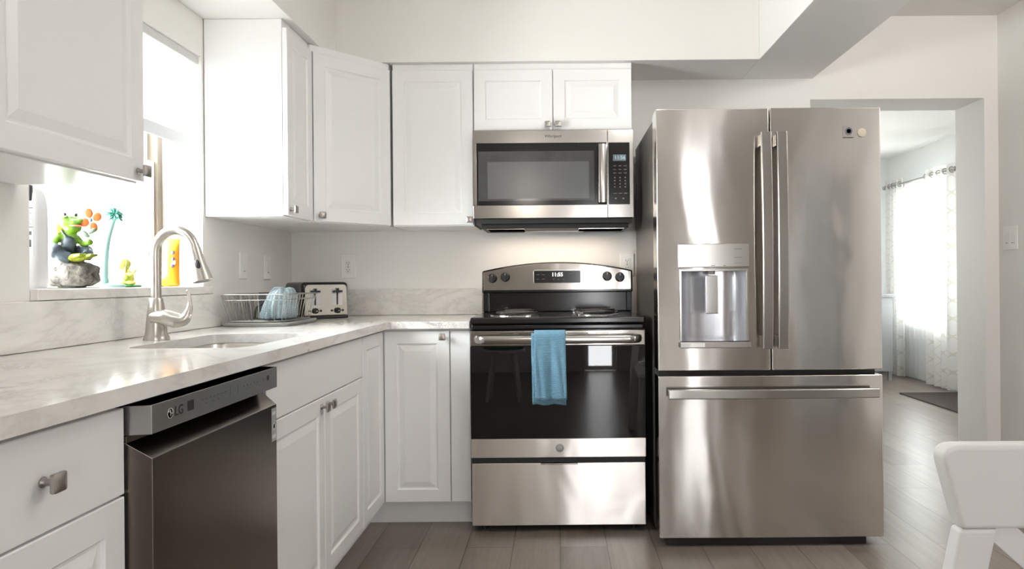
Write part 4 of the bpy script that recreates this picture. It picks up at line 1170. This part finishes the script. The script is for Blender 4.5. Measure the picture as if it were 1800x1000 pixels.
# palm-shaped dish brush
t = thing('dish_brush', 'teal palm-tree dish brush standing between the two frogs', 'brush', (-1.482, 2.315, zs_))
t.scale = (1.0, 1.0, 1.12)
bm = BM(); cv = spline([(0.0, 0, 0.004), (0.002, 0, 0.07), (0.012, 0, 0.14), (0.036, 0, 0.208)], 6); tube(bm, cv, [0.0135-0.0065*i/(len(cv)-1) for i in range(len(cv))], 14); mk('handle', bm, TEAL_S, t)
bm = BM(); lathe(bm, [(0, 0), (0.036, 0), (0.036, 0.008), (0.012, 0.014), (0, 0.014)], 24, at(0.022, 0.008, 0)); mk('base', bm, TEAL_S, t)
bm = BM()
for k in range(46):
    a = random.uniform(0, 2*pi); e = random.uniform(-0.7, 1.2); l = random.uniform(0.022, 0.034)
    d = Vector((cos(a)*cos(e), sin(a)*cos(e)*0.8, sin(e)))
    b = Vector((0.038, 0, 0.212))
    tube(bm, [b, b+d*l*0.6, b+d*l+Vector((0, 0, -0.004))], [0.0035, 0.003, 0.0012], 5)
mk('palm_bristles', bm, TEAL_B, t)

# small frog on a lily pad
t = thing('frog_figurine', 'small yellow crowned frog figurine sitting on green lily pad', 'figurine', (-1.472, 2.425, zs_))
t.scale = (1.1, 1.1, 1.28)
bm = BM(); lathe(bm, [(0, 0), (0.036, 0), (0.039, 0.003), (0.036, 0.006), (0, 0.007)], 28); mk('lily_pad', bm, LILY, t)
bm = BM(); ell(bm, (-0.012, 0, 0.062), (0.022, 0.018, 0.016)); ell(bm, (0, 0, 0.026), (0.020, 0.016, 0.021)); ell(bm, (-0.006, 0, 0.045), (0.009, 0.009, 0.012))
tube(bm, spline([(0.006, -0.01, 0.036), (0.022, -0.014, 0.034), (0.034, -0.012, 0.046)], 5), [0.006]*5+[0.004]*6, 8)
ell(bm, (-0.008, -0.012, 0.011), (0.016, 0.009, 0.006)); ell(bm, (0.016, -0.010, 0.011), (0.016, 0.009, 0.006))
mk('frog_body', bm, YELF, t, 0, remesh=0.0024)
bm = BM(); ell(bm, (0.003, -0.008, 0.027), (0.012, 0.010, 0.015)); mk('belly_patch', bm, FROGY, t)
bm = BM()
for x in (-0.024, -0.014, -0.005, 0.002): tube(bm, [(x, 0, 0.074), (x-0.001+0.002*random.random(), 0, 0.088)], [0.0012, 0.0009], 6); ell(bm, (x, 0, 0.089), (0.002, 0.002, 0.002), None, 8)
mk('crown', bm, pm('crown_brown', (0.16, 0.12, 0.05), 0.5), t)

t = thing('candy_bag', 'yellow-orange wrapper bag standing on sill behind the faucet', 'bag', (-1.475, 2.70, zs_))
t.scale = (1.0, 1.0, 1.12)
bm = BM()
rs = []
for k, z in enumerate([0, 0.004, 0.02, 0.06, 0.11, 0.14, 0.158, 0.164]):
    th = [0.004, 0.014, 0.019, 0.021, 0.018, 0.012, 0.003, 0.002][k]; ww = [0.034, 0.035, 0.033, 0.032, 0.032, 0.033, 0.035, 0.036][k]
    rs.append([bm.verts.new((ww*cos(2*pi*i/20), th*sin(2*pi*i/20)+0.004*z/0.16, z)) for i in range(20)])
bm.faces.new(rs[0]); bm.faces.new(rs[-1])
for a, b in zip(rs, rs[1:]):
    for i in range(20):
        j = (i+1) % 20; bm.faces.new((a[i], a[j], b[j], b[i]))
bg_ = mk('wrapper', bm, ORANGE, t, 0, sub=1)
bm = BM(); ell(bm, (0.018, -0.0165, 0.115), (0.007, 0.0015, 0.007)); ell(bm, (0.016, -0.0175, 0.07), (0.008, 0.002, 0.006)); ell(bm, (0.019, -0.0165, 0.092), (0.006, 0.002, 0.008)); mk('purple_print', bm, PURPLE, bg_)
bm = BM(); ell(bm, (0.02, -0.016, 0.082), (0.009, 0.002, 0.010)); mk('salmon_print', bm, SALMON, bg_)
t = thing('soap_bottle', 'pale blue bottle on the sill left of the orange bag', 'bottle', (-1.50, 2.585, zs_))
bm = BM(); lathe(bm, [(0, 0), (0.026, 0), (0.028, 0.004), (0.028, 0.08), (0.022, 0.1), (0.012, 0.108), (0, 0.108)], 24); mk('bottle_body', bm, PALEBLUE, t)
bm = BM(); lathe(bm, [(0, 0.1075), (0.013, 0.1075), (0.012, 0.128), (0, 0.128)], 16); mk('cap', bm, WHITEP, t)

# ------------------------------------------------------------------ far room furnishing
def wavy(bm, x, y0, y1, z0, z1, amp, waves, ph=0.0, ny=90, nz=4):
    g = []
    for i in range(ny+1):
        u = i/ny; row = []
        for j in range(nz+1):
            v = j/nz
            a = amp*(1-0.35*v)
            row.append(bm.verts.new((x + a*sin(u*waves*2*pi+ph) + 0.3*a*sin(u*waves*4.3+1), y0+(y1-y0)*u, z0+(z1-z0)*v)))
        g.append(row)
    for i in range(ny):
        for j in range(nz): bm.faces.new((g[i][j], g[i+1][j], g[i+1][j+1], g[i][j+1]))
ZROD = 2.10
def curtain(label, y0, y1, group=None):
    t = thing('curtain', label, 'curtain', (3.72, (y0+y1)/2, 0.015), 0, group)
    h = (y1-y0)/2
    bm = BM(); wavy(bm, 0, -h, h, 0, ZROD+0.05, 0.03, 4.5); mk('panel', bm, CURTAIN, t, 0)
    for k in range(5):
        bm = BM()
        yy = -h+(k+0.5)*2*h/5
        ring_ = [(0.0+0.026*cos(a), yy, ZROD-0.015+0.026*sin(a)) for a in [2*pi*i/18 for i in range(18)]]
        tube(bm, ring_, 0.005, 6, closed=True); mk('grommet', bm, NICKEL_D, t)
curtain('white trellis-pattern curtain at the near end of the rod', 6.62, 7.2)
curtain('white trellis-pattern curtain at the far end of the rod', 7.66, 8.03)
t = thing('sheer_curtain', 'plain white sheer curtain between the two patterned curtains', 'curtain', (3.795, 7.43, 0.015))
bm = BM(); wavy(bm, 0, -0.40, 0.40, 0, ZROD-0.02, 0.016, 9, 0.5, 120); mk('panel', bm, SHEER, t)
t = thing('curtain_rod', 'thin metal curtain rod above the far room window', 'curtain rod', (3.72, 7.32, ZROD))
bm = BM(); tube(bm, [(0, -0.68, 0), (0, 0.72, 0)], 0.009, 12); mk('rod', bm, NICKEL_D, t)
for y in (-0.68, 0.72):
    bm = BM(); ell(bm, (0, y+math.copysign(0.02, y), 0), (0.022, 0.024, 0.022)); mk('finial', bm, NICKEL_D, t)
for y in (-0.62, 0.66):
    bm = BM(); box(bm, -0.005, 0.1295, y-0.006, y+0.006, -0.018, -0.009); mk('bracket', bm, NICKEL_D, t, 0.001)
t = thing('picture_frame', 'small dark-framed picture on the far room wall beside curtain', 'picture', (FX, 6.58, 1.585))
bm = BM(); frame(bm, -0.20, 0.20, -0.165, 0.165, -0.022, -0.001, 0.018, MX); mk('frame', bm, pm('dark_frame', (0.05, 0.05, 0.05), 0.4), t, 0.002)
bm = BM(); box(bm, -0.012, -0.008, -0.182, 0.182, -0.147, 0.147); mk('print', bm, pm('print_paper', (0.72, 0.72, 0.72), 0.6), t, 0, smooth=False)
bm = BM(); box(bm, 3.18, 3.79, 5.63, 6.62, 0.0006, 0.012); tag(mk('door_mat', bm, MATB, None, 0.004), 'dark brown mat on the floor of the far room', 'mat')
t = thing('console_table', 'grey console cabinet just behind the refrigerator in far room', 'cabinet', (3.05, 7.62, 0))
bm = BM(); box(bm, -0.5, 0.50, -0.2, 0.2, 0.88, 0.91); mk('top', bm, GREYWOOD, t, 0.004)
bm = BM(); box(bm, -0.48, 0.46, -0.18, 0.19, 0.10, 0.8795); mk('body', bm, GREYWOOD, t, 0.003)
for x in (-0.46, 0.42):
    for y in (-0.165, 0.15):
        bm = BM(); box(bm, x, x+0.035, y, y+0.035, 0, 0.0995); mk('leg', bm, GREYWOOD, t, 0.002)

# ------------------------------------------------------------------ white cross-back chair
def chair(label, loc, rz, group=None):
    t = thing('dining_chair', label, 'chair', loc, rz, group)
    hw = 0.225
    # local: back at y=0, seat extends to -y (front)
    def slab(bm, pts2, y0, y1): yz_prism(bm, pts2, y0, y1)
    bm = BM(); slab(bm, rounded([(-hw+0.030, 0.742), (hw-0.030, 0.742), (hw+0.012, 0.862), (-hw-0.012, 0.862)], [0.006, 0.006, 0.03, 0.03], 6), -0.016, 0.016)
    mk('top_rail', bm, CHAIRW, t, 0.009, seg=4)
    for s in (-1, 1):
        bm = BM()
        pts = [(s*(hw-0.055), 0.0, 0.7415), (s*(hw-0.02), 0.0, 0.45), (s*(hw-0.005), 0.03, 0.0)]
        xs = [-0.025, 0.025]
        rs = []
        for (x, y, z) in pts: rs.append([bm.verts.new(c) for c in ((x-0.026, y-0.014, z), (x+0.026, y-0.014, z), (x+0.026, y+0.014, z), (x-0.026, y+0.014, z))])
        bm.faces.new(rs[0]); bm.faces.new(rs[-1])
        for a, b in zip(rs, rs[1:]):
            for i in range(4):
                j = (i+1) % 4; bm.faces.new((a[i], a[j], b[j], b[i]))
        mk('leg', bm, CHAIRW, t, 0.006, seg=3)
        bm = BM(); rs = []
        for (x, y, z) in ((s*(hw-0.03), -0.40, 0.4395), (s*(hw-0.01), -0.42, 0.0)): rs.append([bm.verts.new(c) for c in ((x-0.018, y-0.018, z), (x+0.018, y-0.018, z), (x+0.018, y+0.018, z), (x-0.018, y+0.018, z))])
        bm.faces.new(rs[0]); bm.faces.new(rs[-1])
        for i in range(4):
            j = (i+1) % 4; bm.faces.new((rs[0][i], rs[0][j], rs[1][j], rs[1][i]))
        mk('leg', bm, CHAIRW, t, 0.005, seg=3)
        bm = BM()
        a = Vector((-s*(hw-0.085), s*0.004+0.0, 0.7405)); b = Vector((s*(hw-0.06), s*0.004, 0.478))
        d = (b-a).normalized(); nn = Vector((-d.z, 0, d.x))*0.018
        slab(bm, [tuple((a+nn).xz), tuple((a-nn).xz), tuple((b-nn).xz), tuple((b+nn).xz)], 0.0025*s-0.0022+0.003, 0.0025*s+0.0022+0.003)
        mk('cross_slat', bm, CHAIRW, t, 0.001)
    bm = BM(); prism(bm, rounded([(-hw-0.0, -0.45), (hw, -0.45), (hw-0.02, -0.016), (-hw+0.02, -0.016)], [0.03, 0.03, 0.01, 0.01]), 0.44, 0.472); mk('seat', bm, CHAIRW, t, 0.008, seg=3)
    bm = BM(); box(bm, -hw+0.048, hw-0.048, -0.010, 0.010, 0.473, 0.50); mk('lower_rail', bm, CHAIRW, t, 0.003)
    for o in t.children:
        for v in o.data.vertices:
            if v.co.z > 0.4725: v.co.y += 0.17*(v.co.z-0.4725)
    return t
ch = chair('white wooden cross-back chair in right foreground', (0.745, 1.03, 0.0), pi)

# ------------------------------------------------------------------ behind the camera (seen only in reflections)
t = thing('bar_stool', 'white stool with green cushion in the dining corner', 'stool', (-0.50, -0.35, 0))
bm = BM(); lathe(bm, [(0, 0.44), (0.19, 0.44), (0.195, 0.455), (0.19, 0.47), (0, 0.47)], 28); mk('seat', bm, CHAIRW, t)
bm = BM(); lathe(bm, [(0, 0.4705), (0.185, 0.4705), (0.195, 0.495), (0.17, 0.52), (0, 0.525)], 28); mk('cushion', bm, GREENC, t)
for k in range(4):
    a = pi/4+k*pi/2
    bm = BM(); tube(bm, [(0.13*cos(a), 0.13*sin(a), 0.4395), (0.2*cos(a), 0.2*sin(a), 0.0)], [0.02, 0.016], 10); mk('leg', bm, CHAIRW, t)
t = thing('ceiling_fan', 'white ceiling fan with lit glass bowl over dining corner', 'ceiling fan', (-0.3, -0.45, 2.19))
bm = BM(); lathe(bm, [(0, 0.265), (0.06, 0.265), (0.06, 0.245), (0.015, 0.22), (0.015, 0.12), (0.08, 0.11), (0.1, 0.09), (0.1, 0.03), (0.06, 0.0), (0, 0.0)], 28); mk('motor', bm, WHITEP, t)
for k in range(5):
    a = k*2*pi/5+0.3
    bm = BM(); box(bm, 0.11, 0.62, -0.065, 0.065, 0.055, 0.062, Matrix.Rotation(a, 4, 'Z') @ Matrix.Rotation(0.0, 4, 'X')); mk('blade', bm, GREYWOOD, t, 0.002)
bm = BM(); lathe(bm, [(0.1, -0.001), (0.11, -0.03), (0.08, -0.07), (0.03, -0.09), (0, -0.092)], 28); mk('light_bowl', bm, LAMP, t)
ld_ = bpy.data.lights.new('fan_lamp', 'POINT'); ld_.energy = 9; ld_.color = (1.0, 0.92, 0.83); ld_.shadow_soft_size = 0.1
lo = bpy.data.objects.new('fan_lamp', ld_); COL.objects.link(lo); lo.parent = t; lo.location = (0, 0, -0.2)


def ceiling_light(label, x, y, watts, col, drop):
    t = thing('ceiling_light', label, 'ceiling light', (x, y, CEIL))
    bm = BM(); lathe(bm, [(0, -0.0005), (0.15, -0.0005), (0.155, -0.02), (0.14, -0.03), (0, -0.03)], 32); mk('base', bm, NICKEL, t)
    bm = BM(); lathe(bm, [(0.138, -0.0305), (0.13, -0.055), (0.08, -0.075), (0, -0.08)], 32); mk('diffuser', bm, LAMP, t)
    cl = bpy.data.lights.new('ceiling_lamp', 'POINT'); cl.energy = watts; cl.color = col; cl.shadow_soft_size = 0.08
    co = bpy.data.objects.new('ceiling_lamp', cl); COL.objects.link(co); co.parent = t; co.location = (0, 0, -drop)
ceiling_light('unseen fill light, added as a round flush fixture in the ceiling tray', 0.45, 2.1, 7, (1.0, 0.95, 0.89), 0.19)  # unseen lamp, added as fill for the soffit and cabinet fronts
ceiling_light('round flush ceiling light right of the boxed beam', 2.1, 1.9, 19, (1.0, 0.95, 0.92), 0.17)

t = thing('reflection_cabinet', 'unseen tall grey cabinet, added to reflect as a stripe in the refrigerator', 'cabinet', (XR-0.16, -0.03, 0))  # unseen, added so the refrigerator steel reflects a darker stripe
bm = BM(); box(bm, -0.15, 0.14, -0.10, 0.10, 0.0005, 1.95); mk('body', bm, GREYWOOD, t, 0.003)
bm = BM(); box(bm, -0.169, -0.151, -0.097, 0.097, 0.06, 1.94); dd = mk('door', bm, GREYWOOD, t, 0.002)
bm = BM(); box(bm, -0.182, -0.1695, 0.07, 0.08, 0.9, 1.05); mk('handle', bm, NICKEL, dd, 0.002)
